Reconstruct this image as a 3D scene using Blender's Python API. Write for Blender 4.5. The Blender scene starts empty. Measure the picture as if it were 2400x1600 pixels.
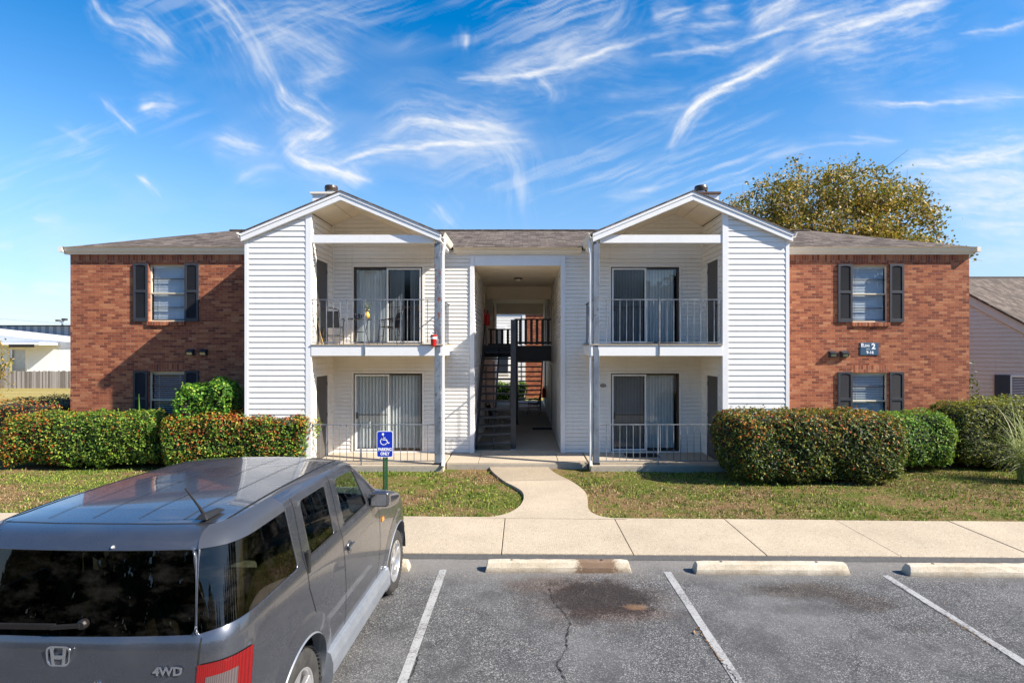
import bpy, bmesh, math, random
import numpy as np
from mathutils import Vector, Matrix
from mathutils.bvhtree import BVHTree
from math import radians as R, sin, cos, tan, pi, sqrt, atan2
random.seed(7); rng = np.random.default_rng(11)
SC = bpy.context.scene; COL = SC.collection

# ------------------------------------------------------------------ scene units: metres, camera at the origin of X/Y, +Y towards the building
CAMZ = 2.8; FOC = 1280.0
def W(px, py, y):                      # surveyed position of a point seen at (px, py) that stands at depth y
    return Vector(((px-1200)*y/FOC, y, CAMZ-(py-796)*y/FOC))

# ------------------------------------------------------------------ objects
def loc_of(o):
    l = Vector(o.location)
    return l
def empty(name, loc, rz=0):
    o = bpy.data.objects.new(name, None); COL.objects.link(o)
    o.location = loc; o.rotation_euler = (0,0,rz); o.empty_display_size = .2
    return o
def tag(o, label=None, cat=None, group=None, kind=None):
    if label: o['label'] = label
    if cat: o['category'] = cat
    if group: o['group'] = group
    if kind: o['kind'] = kind
    return o
def world_loc(o):
    l = Vector((0,0,0))
    while o is not None:
        l = l + Vector(o.location); o = o.parent
    return l
class MB:
    def __init__(s): s.v=[]; s.f=[]; s.m=[]; s.uv={}
    def add(s, vs, fs, m=0):
        n=len(s.v); s.v += [tuple(v) for v in vs]
        for f in fs: s.f.append(tuple(i+n for i in f)); s.m.append(m)
        return n
    def quad(s, a,b,c,d, m=0): s.add([a,b,c,d],[(0,1,2,3)],m)
    def poly(s, vs, m=0): s.add(vs,[tuple(range(len(vs)))],m)
    def box(s, x0,x1,y0,y1,z0,z1, m=0):
        if x0>x1: x0,x1=x1,x0
        if y0>y1: y0,y1=y1,y0
        if z0>z1: z0,z1=z1,z0
        s.add([(x0,y0,z0),(x1,y0,z0),(x1,y1,z0),(x0,y1,z0),(x0,y0,z1),(x1,y0,z1),(x1,y1,z1),(x0,y1,z1)],
              [(0,3,2,1),(4,5,6,7),(0,1,5,4),(1,2,6,5),(2,3,7,6),(3,0,4,7)],m)
    def bar(s, p, q, w, h, up=(0,0,1), m=0):       # rectangular bar from p to q
        p=Vector(p); q=Vector(q); d=(q-p).normalized(); u=Vector(up)
        sd=d.cross(u)
        if sd.length<1e-4: sd=d.cross(Vector((0,1,0)))
        sd.normalize(); u=sd.cross(d).normalized(); a=sd*w/2; b=u*h/2
        vs=[p-a-b,p+a-b,p+a+b,p-a+b,q-a-b,q+a-b,q+a+b,q-a+b]
        s.add(vs,[(0,1,2,3),(7,6,5,4),(0,4,5,1),(1,5,6,2),(2,6,7,3),(3,7,4,0)],m)
    def tube(s, pts, r, n=8, m=0, caps=True):
        pts=[Vector(p) for p in pts]; rs = r if isinstance(r,(list,tuple)) else [r]*len(pts)
        base=len(s.v); prev=None
        for i,p in enumerate(pts):
            d=(pts[min(i+1,len(pts)-1)]-pts[max(i-1,0)]).normalized()
            if prev is None:
                u=d.cross(Vector((0,0,1)))
                if u.length<1e-3: u=d.cross(Vector((0,1,0)))
            else: u=prev-d*prev.dot(d)
            u.normalize(); prev=u; w=d.cross(u)
            for k in range(n):
                a=2*pi*k/n; s.v.append(tuple(p+(u*cos(a)+w*sin(a))*rs[i]))
        for i in range(len(pts)-1):
            for k in range(n):
                a=base+i*n+k; b=base+i*n+(k+1)%n
                s.f.append((a,b,b+n,a+n)); s.m.append(m)
        if caps:
            s.f.append(tuple(base+k for k in range(n))[::-1]); s.m.append(m)
            e=base+(len(pts)-1)*n; s.f.append(tuple(e+k for k in range(n))); s.m.append(m)
    def lathe(s, prof, c=(0,0,0), axis='z', n=24, m=0, cap=True):  # prof [(r,h)]
        base=len(s.v)
        for r,h in prof:
            for k in range(n):
                a=2*pi*k/n; x=r*cos(a); y=r*sin(a)
                p={'z':(x,y,h),'x':(h,x,y),'y':(x,h,y)}[axis]
                s.v.append((p[0]+c[0],p[1]+c[1],p[2]+c[2]))
        for i in range(len(prof)-1):
            for k in range(n):
                a=base+i*n+k; b=base+i*n+(k+1)%n
                s.f.append((a,b,b+n,a+n)); s.m.append(m)
        if not cap: return
        s.f.append(tuple(base+k for k in range(n))[::-1]); s.m.append(m)
        e=base+(len(prof)-1)*n; s.f.append(tuple(e+k for k in range(n))); s.m.append(m)
    def prism(s, pts, y0, y1, m=0):                 # polygon in (x,z) extruded along y
        n=len(pts); vs=[(x,y0,z) for x,z in pts]+[(x,y1,z) for x,z in pts]
        fs=[tuple(range(n)),tuple(range(2*n-1,n-1,-1))]
        fs+=[(i,i+n,(i+1)%n+n,(i+1)%n) for i in range(n)]
        s.add(vs,fs,m)
    def prismz(s, pts, z0, z1, m=0):                # polygon in (x,y) extruded along z
        n=len(pts); vs=[(x,y,z0) for x,y in pts]+[(x,y,z1) for x,y in pts]
        fs=[tuple(range(n))[::-1],tuple(range(n,2*n))]
        fs+=[(i,(i+1)%n,(i+1)%n+n,i+n) for i in range(n)]
        s.add(vs,fs,m)
    def build(s, name, mats, parent=None, smooth=False, bevel=0, origin=None, seg=2, uv=None, local=False, fix=False):
        if not isinstance(mats,(list,tuple)): mats=[mats]
        off=Vector((0,0,0))
        if parent is not None and not local: off=world_loc(parent)
        elif origin is not None: off=Vector(origin)
        me=bpy.data.meshes.new(name)
        me.from_pydata([(v[0]-off[0],v[1]-off[1],v[2]-off[2]) for v in s.v],[],s.f)
        for mt in mats: me.materials.append(mt)
        if len(mats)>1: me.polygons.foreach_set('material_index', s.m)
        if uv is not None:
            ul=me.uv_layers.new(name='UVMap')
            for p in me.polygons:
                for li in p.loop_indices:
                    v=s.v[me.loops[li].vertex_index]; ul.data[li].uv=uv(v)
        if fix:
            bm=bmesh.new(); bm.from_mesh(me); bmesh.ops.recalc_face_normals(bm,faces=bm.faces); bm.to_mesh(me); bm.free()
        if smooth:
            me.polygons.foreach_set('use_smooth',[True]*len(me.polygons))
        me.update()
        o=bpy.data.objects.new(name, me); COL.objects.link(o)
        if parent is not None: o.parent=parent
        elif origin is not None: o.location=origin
        if bevel:
            b=o.modifiers.new('bevel','BEVEL'); b.width=bevel; b.segments=seg; b.limit_method='ANGLE'; b.angle_limit=R(35)
        return o
def struct(o): o['kind']='structure'; return o
def copy_thing(root, loc, rz=None, label=None):
    c=root.copy(); COL.objects.link(c); c.location=loc
    if rz is not None: c.rotation_euler=(0,0,rz)
    if label: c['label']=label
    for ch in [o for o in bpy.data.objects if o.parent==root]:
        d=ch.copy(); COL.objects.link(d); d.parent=c
        for g in [o for o in bpy.data.objects if o.parent==ch]:
            e=g.copy(); COL.objects.link(e); e.parent=d
    return c

# ------------------------------------------------------------------ materials
class NG:
    def __init__(s, name=None, tree=None):
        if tree is None:
            s.mat=bpy.data.materials.new(name); s.mat.use_nodes=True; s.t=s.mat.node_tree; s.t.nodes.clear()
        else: s.t=tree; s.t.nodes.clear()
    def n(s, typ, props=None, **ins):
        nd=s.t.nodes.new(typ)
        if props:
            for k,v in props.items(): setattr(nd,k,v)
        for k,v in ins.items():
            key=int(k[1:]) if k[0]=='i' and k[1:].isdigit() else k.replace('_',' ')
            if isinstance(v, bpy.types.NodeSocket): s.t.links.new(v, nd.inputs[key])
            elif isinstance(v, bpy.types.Node): s.t.links.new(v.outputs[0], nd.inputs[key])
            else:
                if isinstance(v,(tuple,list)) and len(v)==3 and nd.inputs[key].type=='RGBA': v=(*v,1)
                nd.inputs[key].default_value=v
        return nd
    def m(s, op, a, b=0.0, c=None, clamp=False):
        nd=s.n('ShaderNodeMath',{'operation':op,'use_clamp':clamp}, i0=a, i1=b)
        if c is not None:
            if isinstance(c, bpy.types.NodeSocket): s.t.links.new(c, nd.inputs[2])
            else: nd.inputs[2].default_value=c
        return nd.outputs[0]
    def vm(s, op, a, b=(0,0,0)):
        nd=s.n('ShaderNodeVectorMath',{'operation':op}, i0=a, i1=b)
        return nd.outputs['Value'] if op in('DOT_PRODUCT','LENGTH','DISTANCE') else nd.outputs[0]
    def obj(s): return s.n('ShaderNodeTexCoord').outputs['Object']
    def mapping(s, v, scale=(1,1,1), loc=(0,0,0), rot=(0,0,0)):
        return s.n('ShaderNodeMapping', Vector=v, Scale=scale, Location=loc, Rotation=rot).outputs[0]
    def noise(s, v, scale, detail=4, rough=.5, dist=0, color=False):
        nd=s.n('ShaderNodeTexNoise', Vector=v, Scale=scale, Detail=detail, Roughness=rough, Distortion=dist)
        return nd.outputs['Color' if color else 'Fac']
    def ramp(s, f, stops, interp='LINEAR'):
        nd=s.n('ShaderNodeValToRGB', Fac=f); cr=nd.color_ramp; cr.interpolation=interp
        while len(cr.elements)<len(stops): cr.elements.new(.5)
        for e,(p,c) in zip(cr.elements,stops):
            e.position=p; e.color=(*c,1) if len(c)==3 else c
        return nd.outputs[0]
    def mix(s, f, a, b, mode='MIX'):
        nd=s.n('ShaderNodeMix',{'data_type':'RGBA','blend_type':mode})
        for k,v in ((0,f),(6,a),(7,b)):
            if isinstance(v, bpy.types.NodeSocket): s.t.links.new(v, nd.inputs[k])
            else:
                if k and len(v)==3: v=(*v,1)
                nd.inputs[k].default_value=v
        return nd.outputs[2]
    def rng(s, f, a,b,c=0.0,d=1.0, smooth=False):
        nd=s.n('ShaderNodeMapRange',{'interpolation_type':'SMOOTHSTEP' if smooth else 'LINEAR','clamp':True})
        for k,v in enumerate((f,a,b,c,d)):
            if isinstance(v, bpy.types.NodeSocket): s.t.links.new(v, nd.inputs[k])
            else: nd.inputs[k].default_value=v
        return nd.outputs[0]
    def bump(s, h, strength=.3, dist=.01, normal=None):
        nd=s.n('ShaderNodeBump', Height=h, Strength=strength, Distance=dist)
        if normal is not None: s.t.links.new(normal, nd.inputs['Normal'])
        return nd.outputs[0]
    def out(s, sh): s.n('ShaderNodeOutputMaterial', Surface=sh); return getattr(s,'mat',None)
    def pbr(s, **k):
        return s.n('ShaderNodeBsdfPrincipled', **k).outputs[0]

def paint(name, c, rough=.5, metal=0, var=.12, scale=3, bump=0, bscale=60, dirt=None, coat=0, spec=.5):
    g=NG(name); v=g.obj()
    n1=g.noise(v,scale,6,.65); n2=g.noise(v,scale*11,3,.6)
    f=g.m('ADD',g.m('MULTIPLY',n1,.65),g.m('MULTIPLY',n2,.35))
    lo=tuple(x*(1-var) for x in c); hi=tuple(min(1,x*(1+var*.6)) for x in c)
    colr=g.ramp(f,[(.3,lo),(.65,hi)])
    if dirt: colr=g.mix(g.m('MULTIPLY',g.rng(n1,.52,.72),dirt[1]),colr,dirt[0])
    k={}
    if bump: k['Normal']=g.bump(g.noise(v,bscale,4,.6),bump,.01)
    return g.out(g.pbr(Base_Color=colr,Roughness=rough,Metallic=metal,Coat_Weight=coat,Specular_IOR_Level=spec,**k))
# ------------------------------------------------------------------ materials of the place
M={}
def brick(name, soldier=False, axis='x'):
    g=NG(name); v=g.obj(); sx=g.n('ShaderNodeSeparateXYZ',Vector=v)
    h=sx.outputs[0] if axis=='x' else sx.outputs[1]; z=sx.outputs[2]
    wob=g.noise(v,14,2,.5)
    zz=g.m('ADD',z,g.m('MULTIPLY',g.m('SUBTRACT',wob,.5),.006))
    if soldier: cv=g.n('ShaderNodeCombineXYZ',X=zz,Y=h).outputs[0]; w_,h_=.22,.0677
    else: cv=g.n('ShaderNodeCombineXYZ',X=h,Y=zz).outputs[0]; w_,h_=.203,.0677
    b=g.n('ShaderNodeTexBrick',{'offset':0.0 if soldier else .5},Vector=cv,Color1=(0,0,0),Color2=(1,1,1),Mortar=(.5,.5,.5),Scale=1.0,
          Mortar_Size=.0048,Mortar_Smooth=.25,Bias=0.0,Brick_Width=w_,Row_Height=h_)
    tint=b.outputs[0]; mf=b.outputs[1]
    big=g.noise(v,1.1,4,.6); fine=g.noise(v,70,4,.7); mid=g.noise(v,16,3,.6)
    f=g.m('ADD',g.m('MULTIPLY',tint,.72),g.m('MULTIPLY',mid,.30))
    c=g.ramp(f,[(.08,(.150,.056,.038)),(.25,(.25,.085,.048)),(.48,(.345,.125,.066)),(.72,(.45,.185,.090)),(.95,(.54,.29,.155))])
    c=g.mix(g.m('MULTIPLY',g.rng(big,.45,.7),.35),c,(.22,.07,.045))
    c=g.mix(.35,c,g.ramp(fine,[(.3,(.18,.06,.04)),(.7,(.55,.26,.15))]),'OVERLAY')
    mort=g.ramp(g.noise(v,25,3,.6),[(.3,(.26,.17,.12)),(.7,(.43,.31,.23))])
    c=g.mix(mf,c,mort)
    hgt=g.m('ADD',g.m('MULTIPLY',g.m('SUBTRACT',1.0,mf),1.0),g.m('MULTIPLY',g.m('ADD',fine,g.m('MULTIPLY',tint,.9)),.45))
    return g.out(g.pbr(Base_Color=c,Roughness=.88,Specular_IOR_Level=.2,Normal=g.bump(hgt,1.0,.016)))
M['brick']=brick('brick'); M['brick_side']=brick('brick side',axis='y'); M['soldier']=brick('soldier brick',True)
def siding(name,c,grime=(.42,.39,.33)):
    g=NG(name); v=g.obj(); n=g.noise(v,1.3,5,.6); st=g.noise(g.mapping(v,(1.6,1.6,26)),1.0,4,.6)
    fine=g.noise(g.mapping(v,(6,6,90)),3,3,.6)
    col=g.mix(g.m('MULTIPLY',g.rng(n,.5,.8),.22),c,grime)
    col=g.mix(g.m('MULTIPLY',g.rng(st,.5,.75),.16),col,grime)
    dr=g.noise(g.mapping(v,(9,9,.7)),1.0,3,.7)
    col=g.mix(g.m('MULTIPLY',g.rng(dr,.55,.75),.12),col,(.30,.27,.22))
    return g.out(g.pbr(Base_Color=col,Roughness=.5,Specular_IOR_Level=.35,Normal=g.bump(fine,.25,.002)))
M['siding']=siding('white vinyl siding',(.78,.76,.73))
M['siding2']=siding('warm white vinyl siding',(.84,.80,.73))
M['siding_grey']=siding('warm grey siding',(.68,.59,.47),(.42,.36,.31))
M['trim']=paint('white trim paint',(.80,.79,.78),.45,var=.07,scale=2,dirt=((.55,.5,.43),.25))
M['soffit']=paint('beige soffit board',(.78,.67,.52),.7,var=.08,scale=1.2)
M['gutter']=paint('cream gutter metal',(.80,.72,.60),.4,var=.07,scale=2.5,dirt=((.45,.38,.3),.3))
M['white']=paint('white enamel',(.80,.80,.79),.4,var=.05)
M['frame_cream']=paint('cream window frame',(.66,.58,.44),.45,var=.1)
M['bronze']=paint('dark bronze frame',(.045,.028,.02),.4,var=.3)
M['shutter']=paint('charcoal shutter',(.032,.034,.042),.5,var=.2,scale=5)
M['black']=paint('black paint',(.045,.044,.046),.45,var=.3,scale=6,bump=.1)
M['black_matte']=paint('black matte',(.012,.012,.012),.85,var=.3)
M['doorpaint']=paint('taupe door',(.085,.075,.068),.5,var=.15,scale=2)
M['vent']=paint('blue black vent plastic',(.02,.028,.04),.35,var=.3)
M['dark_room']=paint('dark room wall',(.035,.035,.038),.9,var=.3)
M['blind']=paint('white blind',(.74,.75,.76),.5,var=.06,scale=4)
M['vblind']=paint('vertical blind vinyl',(.74,.72,.66),.55,var=.08,scale=4)
M['red']=paint('red enamel',(.50,.012,.012),.3,var=.2)
M['foundation']=paint('grey foundation concrete',(.36,.32,.26),.9,var=.3,scale=5,bump=.3,bscale=30,dirt=((.12,.11,.09),.6))
M['green_post']=paint('green enamel post',(.02,.085,.035),.4,var=.25,scale=8)
M['sign_blue']=paint('sign blue',(.004,.03,.42),.35,var=.08)
M['sign_slate']=paint('slate blue sign',(.045,.095,.16),.35,var=.1)
M['sign_white']=paint('sign white',(.85,.86,.88),.35,var=.03)
M['sling']=paint('grey sling fabric',(.016,.017,.022),.8,var=.2,bump=.2,bscale=300)
M['chair_metal']=paint('dark bronze chair metal',(.03,.026,.024),.35,metal=.5,var=.3)
M['glass_cup']=paint('black mug glaze',(.012,.012,.02),.2)
M['yellow']=paint('yellow glaze',(.75,.42,.05),.35,var=.3,scale=20)
M['flower']=paint('cream flower petals',(.75,.72,.52),.6,var=.2,scale=20)
M['straw']=paint('straw',(.5,.33,.13),.8,var=.3,scale=20)
M['leaf_dk']=paint('leaf green',(.04,.09,.03),.5,var=.3,scale=20)
M['galv']=paint('galvanised steel',(.55,.55,.55),.35,metal=.8,var=.2)
M['rust_cap']=paint('rusty metal cap',(.10,.05,.035),.7,metal=.3,var=.5,scale=8)
M['corr']=None
def rail_mat():
    g=NG('weathered rail paint'); v=g.obj(); n=g.noise(v,5,5,.7)
    c=g.ramp(g.noise(v,2.5,3,.6),[(.35,(.11,.12,.14)),(.65,(.27,.29,.32))])
    c=g.mix(g.rng(n,.62,.68),c,(.13,.05,.03))
    return g.out(g.pbr(Base_Color=c,Roughness=.5,Metallic=.2))
M['rail']=rail_mat()
def post_mat(name,amt):
    g=NG(name); v=g.obj(); n=g.noise(g.mapping(v,(3,3,1.0)),3.2,7,.72); n2=g.noise(g.mapping(v,(1,1,.6)),9,6,.75)
    c=g.ramp(g.noise(g.mapping(v,(1,1,.4)),4,4,.6),[(.35,(.085,.105,.135)),(.65,(.16,.19,.235))])
    zz=g.rng(g.n('ShaderNodeSeparateXYZ',Vector=v).outputs[2],2.2,3.0)
    n=g.m('SUBTRACT',n,g.m('MULTIPLY',g.m('SUBTRACT',1.0,zz),.05)); n2=g.m('SUBTRACT',n2,g.m('MULTIPLY',g.m('SUBTRACT',1.0,zz),.10))
    c=g.mix(g.rng(n,.65-amt,.68-amt),c,(.40,.38,.37))
    c=g.mix(g.rng(n2,.63-amt,.65-amt),c,(.17,.055,.03))
    c=g.mix(g.rng(g.noise(v,14,6,.7),.62-amt*.5,.64-amt*.5),c,(.035,.03,.035))
    return g.out(g.pbr(Base_Color=c,Roughness=.6,Normal=g.bump(n2,.5,.006)))
M['post_rust']=post_mat('peeling rusty post',.06); M['post']=post_mat('peeling post',.0)
def shingle():
    g=NG('asphalt shingles'); v=g.n('ShaderNodeTexCoord').outputs['UV']
    b=g.n('ShaderNodeTexBrick',{'offset':.37},Vector=v,Color1=(0,0,0),Color2=(1,1,1),Mortar=(.0,.0,.0),Scale=1.0,Mortar_Size=.006,Mortar_Smooth=.3,Brick_Width=.24,Row_Height=.13)
    n=g.noise(v,60,4,.8); big=g.noise(v,.7,3,.5)
    f=g.m('ADD',g.m('MULTIPLY',b.outputs[0],.45),g.m('ADD',g.m('MULTIPLY',n,.35),g.m('MULTIPLY',big,.2)))
    c=g.ramp(f,[(.15,(.045,.036,.030)),(.45,(.105,.083,.070)),(.8,(.20,.162,.135))])
    c=g.mix(g.m('MULTIPLY',b.outputs[1],.6),c,(.03,.025,.022))
    return g.out(g.pbr(Base_Color=c,Roughness=.95,Specular_IOR_Level=.15,Normal=g.bump(g.m('ADD',b.outputs[0],n),.6,.012)))
M['shingle']=shingle()
def glass(name,tint=(.75,.8,.82),refl=1.0,rough=0.0):
    g=NG(name); bf=g.n('ShaderNodeNewGeometry').outputs['Backfacing']; fr=g.n('ShaderNodeFresnel',IOR=g.m('ADD',g.m('MULTIPLY',bf,1/1.52-1.52),1.52))
    v=g.obj(); bn=g.bump(g.noise(v,2.2,2,.5),.12,.01)
    f=g.m('MULTIPLY',fr.outputs[0],refl,clamp=True)
    t=g.n('ShaderNodeBsdfTransparent',Color=tint); gl=g.n('ShaderNodeBsdfGlossy',Roughness=rough,Normal=bn)
    mx=g.n('ShaderNodeMixShader',Fac=f); g.t.links.new(t.outputs[0],mx.inputs[1]); g.t.links.new(gl.outputs[0],mx.inputs[2])
    return g.out(mx.outputs[0])
M['glass']=glass('window glass',(.86,.92,.96),2.0)
M['glass_sc']=glass('screened glass',(.42,.46,.50),1.6,.10)
M['glass_car']=glass('clear car glass',(.70,.84,.74),1.1)
def concrete(name,c,speck=1.0):
    g=NG(name); v=g.obj(); big=g.noise(v,.8,5,.6); sp=g.noise(v,48,3,.7); vr=g.n('ShaderNodeTexVoronoi',Vector=v,Scale=36.0); sp2=vr.outputs['Distance']; rc=g.n('ShaderNodeSeparateXYZ',Vector=vr.outputs['Color']).outputs[0]
    lo=tuple(x*.86 for x in c); hi=tuple(min(1,x*1.1) for x in c)
    col=g.ramp(big,[(.3,lo),(.7,hi)])
    col=g.mix(g.m('MULTIPLY',g.rng(sp,.50,.64),.42*speck),col,(c[0]*.62,c[1]*.55,c[2]*.42))
    col=g.mix(g.m('MULTIPLY',g.m('MULTIPLY',g.rng(sp2,.18,.34,1,0),g.rng(rc,.62,.70)),.75*speck),col,(.14,.10,.07))
    col=g.mix(g.m('MULTIPLY',g.m('MULTIPLY',g.rng(sp2,.2,.4,1,0),g.rng(rc,.30,.22)),.5*speck),col,(.75,.66,.52))
    st=g.noise(v,2.7,6,.7)
    col=g.mix(g.m('MULTIPLY',g.rng(st,.60,.78),.28),col,tuple(x*.55 for x in c))
    return g.out(g.pbr(Base_Color=col,Roughness=.9,Specular_IOR_Level=.25,Normal=g.bump(g.m('ADD',sp,sp2),.35,.006)))
M['walk']=concrete('pale aggregate concrete',(.45,.37,.27))  # the concrete's own pale tan, with random speckles
M['path2']=concrete('older tan concrete',(.37,.30,.215))
M['slab']=concrete('patio concrete',(.46,.38,.285),.5)
M['stop']=None
def stop_mat():
    g=NG('weathered wheel stop concrete'); v=g.obj(); gm=g.n('ShaderNodeNewGeometry')
    big=g.noise(v,3.0,6,.7); sp=g.noise(v,60,4,.7)
    col=g.ramp(big,[(.3,(.40,.32,.22)),(.55,(.58,.50,.38)),(.75,(.68,.60,.48))])
    col=g.mix(g.m('MULTIPLY',g.rng(sp,.5,.65),.5),col,(.25,.20,.14))
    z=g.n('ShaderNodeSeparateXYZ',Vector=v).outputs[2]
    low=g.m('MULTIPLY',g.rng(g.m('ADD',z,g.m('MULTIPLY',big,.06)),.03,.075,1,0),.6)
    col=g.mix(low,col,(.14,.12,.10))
    wn=g.n('ShaderNodeVectorMath',{'operation':'ADD'},i0=gm.outputs['Position'],i1=(0,0,0)).outputs[0]
    # oil soaked patch on the stop that stands above the stained bay
    d=g.vm('DISTANCE',g.mapping(wn,(1.0,.25,.2)),(.92,6.97*.25,.02))
    d=g.m('ADD',d,g.m('MULTIPLY',g.m('SUBTRACT',g.noise(wn,9,7,.8),.5),.75))
    col=g.mix(g.m('MULTIPLY',g.rng(d,.20,.30,1,0),.85),col,(.13,.065,.03))
    return g.out(g.pbr(Base_Color=col,Roughness=.92,Normal=g.bump(g.m('ADD',sp,big),.7,.012)))
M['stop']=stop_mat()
def asphalt():
    g=NG('worn asphalt'); v=g.obj()
    a=g.noise(v,115,3,.75); v2=g.n('ShaderNodeTexVoronoi',Vector=v,Scale=120.0); b=v2.outputs['Color']
    bs=g.n('ShaderNodeSeparateXYZ',Vector=b).outputs[0]
    big=g.noise(v,.55,5,.6); mid=g.noise(v,3.2,5,.65)
    f=g.m('ADD',g.m('MULTIPLY',a,.5),g.m('MULTIPLY',bs,.5))
    col=g.ramp(f,[(.22,(.028,.028,.029)),(.5,(.078,.077,.078)),(.65,(.140,.138,.136)),(.84,(.48,.47,.45))])
    col=g.mix(g.m('MULTIPLY',g.rng(big,.46,.62),.50),col,(.165,.160,.156))
    big2=g.noise(g.mapping(v,(1,.7,1),(5,2,0)),1.3,7,.7)
    col=g.mix(g.m('MULTIPLY',g.rng(big2,.50,.60),.45),col,(.050,.050,.052))
    col=g.mix(g.m('MULTIPLY',g.rng(mid,.50,.66),.55),col,(.055,.054,.055))
    s=g.n('ShaderNodeSeparateXYZ',Vector=v); y=s.outputs[1]; x=s.outputs[0]
    # pale sandy dust gathered along the top of the bays
    dust=g.m('MULTIPLY',g.rng(g.m('ADD',y,g.m('MULTIPLY',mid,.7)),6.9,7.5),.5)
    col=g.mix(dust,col,(.27,.245,.215))
    def blob(cx,cy,rx,ry,amp,colr,w,edge=.35):
        nonlocal col
        p=g.mapping(v,(1/rx,1/ry,0),(-cx/rx,-cy/ry,0))
        d=g.vm('LENGTH',p)
        d=g.m('ADD',d,g.m('MULTIPLY',g.m('SUBTRACT',g.noise(v,w,9,.78),.5),2.6))
        fct=g.m('MULTIPLY',g.rng(d,1-edge,1+edge,1,0),amp)
        mul=tuple(min(1.6,x/.10) for x in colr)
        col=g.mix(fct,col,g.mix(1.0,col,mul,'MULTIPLY') if max(colr)<.15 else g.mix(.6,col,colr))
    blob(.85,6.22,.58,.46,.93,(.033,.029,.028),2.6,.20)
    blob(.80,6.20,.85,.62,.40,(.075,.055,.045),3.6,.3)
    blob(.25,6.55,.45,.20,.55,(.085,.065,.052),4)
    blob(1.22,6.0,.11,.06,.6,(.34,.20,.10),14)
    blob(1.0,5.85,.55,.16,.35,(.12,.085,.07),4)
    blob(3.20,6.38,.60,.22,.80,(.060,.050,.042),2.8)
    blob(3.75,6.10,.32,.20,.75,(.058,.048,.043),6)
    blob(3.05,5.95,.45,.13,.75,(.050,.048,.046),4)
    blob(3.9,5.55,.22,.08,.6,(.055,.052,.050),5)
    blob(2.9,6.0,.5,.3,.25,(.25,.25,.25),4)
    blob(6.2,6.2,.8,.35,.35,(.26,.25,.25),3)
    blob(6.9,6.35,.6,.25,.8,(.045,.045,.045),4)
    # small dark drip spots
    sp=g.n('ShaderNodeTexVoronoi',Vector=g.mapping(v,(1,1,0)),Scale=4.2); sd=sp.outputs['Distance']
    sr=g.n('ShaderNodeSeparateXYZ',Vector=sp.outputs['Color']).outputs[0]
    reg=g.vm('LENGTH',g.mapping(v,(1/.75,1/.9,0),(-.95/.75,-5.2/.9,0)))
    spot=g.m('MULTIPLY',g.rng(sd,.10,.16,1,0),g.m('MULTIPLY',g.rng(sr,.35,.4),g.rng(reg,.8,1.1,1,0)))
    col=g.mix(g.m('MULTIPLY',spot,.75),col,(.045,.042,.042))
    # white scuffs
    sc=g.noise(g.mapping(v,(3,7,1)),2.2,7,.8)
    col=g.mix(g.m('MULTIPLY',g.rng(sc,.66,.74),.45),col,(.40,.39,.38))
    return g.out(g.pbr(Base_Color=col,Roughness=.9,Specular_IOR_Level=.25,Normal=g.bump(f,.7,.008)))
M['asphalt']=asphalt()
M['seam']=paint('dark asphalt seam',(.085,.082,.08),.95,var=.3,scale=20,bump=.4)
M['crack']=paint('open crack',(.018,.016,.015),.95,var=.3,scale=30)
def linepaint():
    g=NG('worn line paint'); v=g.obj(); n=g.noise(v,42,6,.8); m=g.noise(v,3,4,.6)
    f=g.m('ADD',n,g.m('MULTIPLY',g.m('SUBTRACT',m,.5),.5))
    a=g.noise(v,115,3,.75)
    pc=g.ramp(a,[(.3,(.26,.255,.25)),(.7,(.44,.435,.42))])
    pc=g.mix(g.rng(f,.48,.64),pc,g.ramp(a,[(.3,(.06,.058,.056)),(.7,(.2,.19,.18))]))
    ck=g.n('ShaderNodeTexVoronoi',{'feature':'DISTANCE_TO_EDGE'},Vector=g.n('ShaderNodeVectorMath',{'operation':'ADD'},i0=v,i1=g.noise(v,8,3,.6,color=True)).outputs[0],Scale=7.0).outputs[0]
    pc=g.mix(g.m('MULTIPLY',g.rng(ck,.004,.02,1,0),.55),pc,(.08,.075,.07))
    return g.out(g.pbr(Base_Color=pc,Roughness=.85,Normal=g.bump(a,.5,.005)))
M['line']=linepaint()
def grass():
    g=NG('autumn lawn'); v=g.obj(); s=g.n('ShaderNodeSeparateXYZ',Vector=v)
    big=g.noise(v,.55,5,.65); mid=g.noise(v,2.6,5,.7); f1=g.noise(g.mapping(v,(1,.55,1)),38,5,.75); f2=g.noise(v,120,3,.7)
    f=g.m('ADD',g.m('MULTIPLY',f1,.6),g.m('MULTIPLY',f2,.4))
    grn=g.ramp(f,[(.34,(.020,.028,.006)),(.5,(.09,.105,.020)),(.66,(.27,.26,.06))])
    brn=g.ramp(f,[(.32,(.055,.032,.015)),(.5,(.20,.12,.055)),(.66,(.38,.27,.15))])
    pat=g.m('ADD',g.m('MULTIPLY',big,.5),g.m('MULTIPLY',mid,.5))
    col=g.mix(g.rng(pat,.44,.56,smooth=True),grn,brn)
    bare=g.noise(g.mapping(v,(.8,1.8,1)),1.9,6,.75)
    col=g.mix(g.m('MULTIPLY',g.rng(bare,.66,.74),.75),col,g.ramp(f,[(.3,(.26,.20,.14)),(.7,(.52,.43,.33))]))
    # the mown field beyond the building shifts to straw colours
    far=g.rng(s.outputs[1],17,23)
    st=g.noise(g.mapping(v,(.05,1.2,1)),1.2,3,.6)
    fcol=g.ramp(g.m('ADD',g.m('MULTIPLY',st,.7),g.m('MULTIPLY',f1,.3)),[(.32,(.20,.17,.045)),(.5,(.33,.26,.085)),(.68,(.44,.33,.14))])
    col=g.mix(far,col,fcol)
    return g.out(g.pbr(Base_Color=col,Roughness=.95,Specular_IOR_Level=.1,Normal=g.bump(f,1.0,.03)))
M['grass']=grass()
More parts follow.
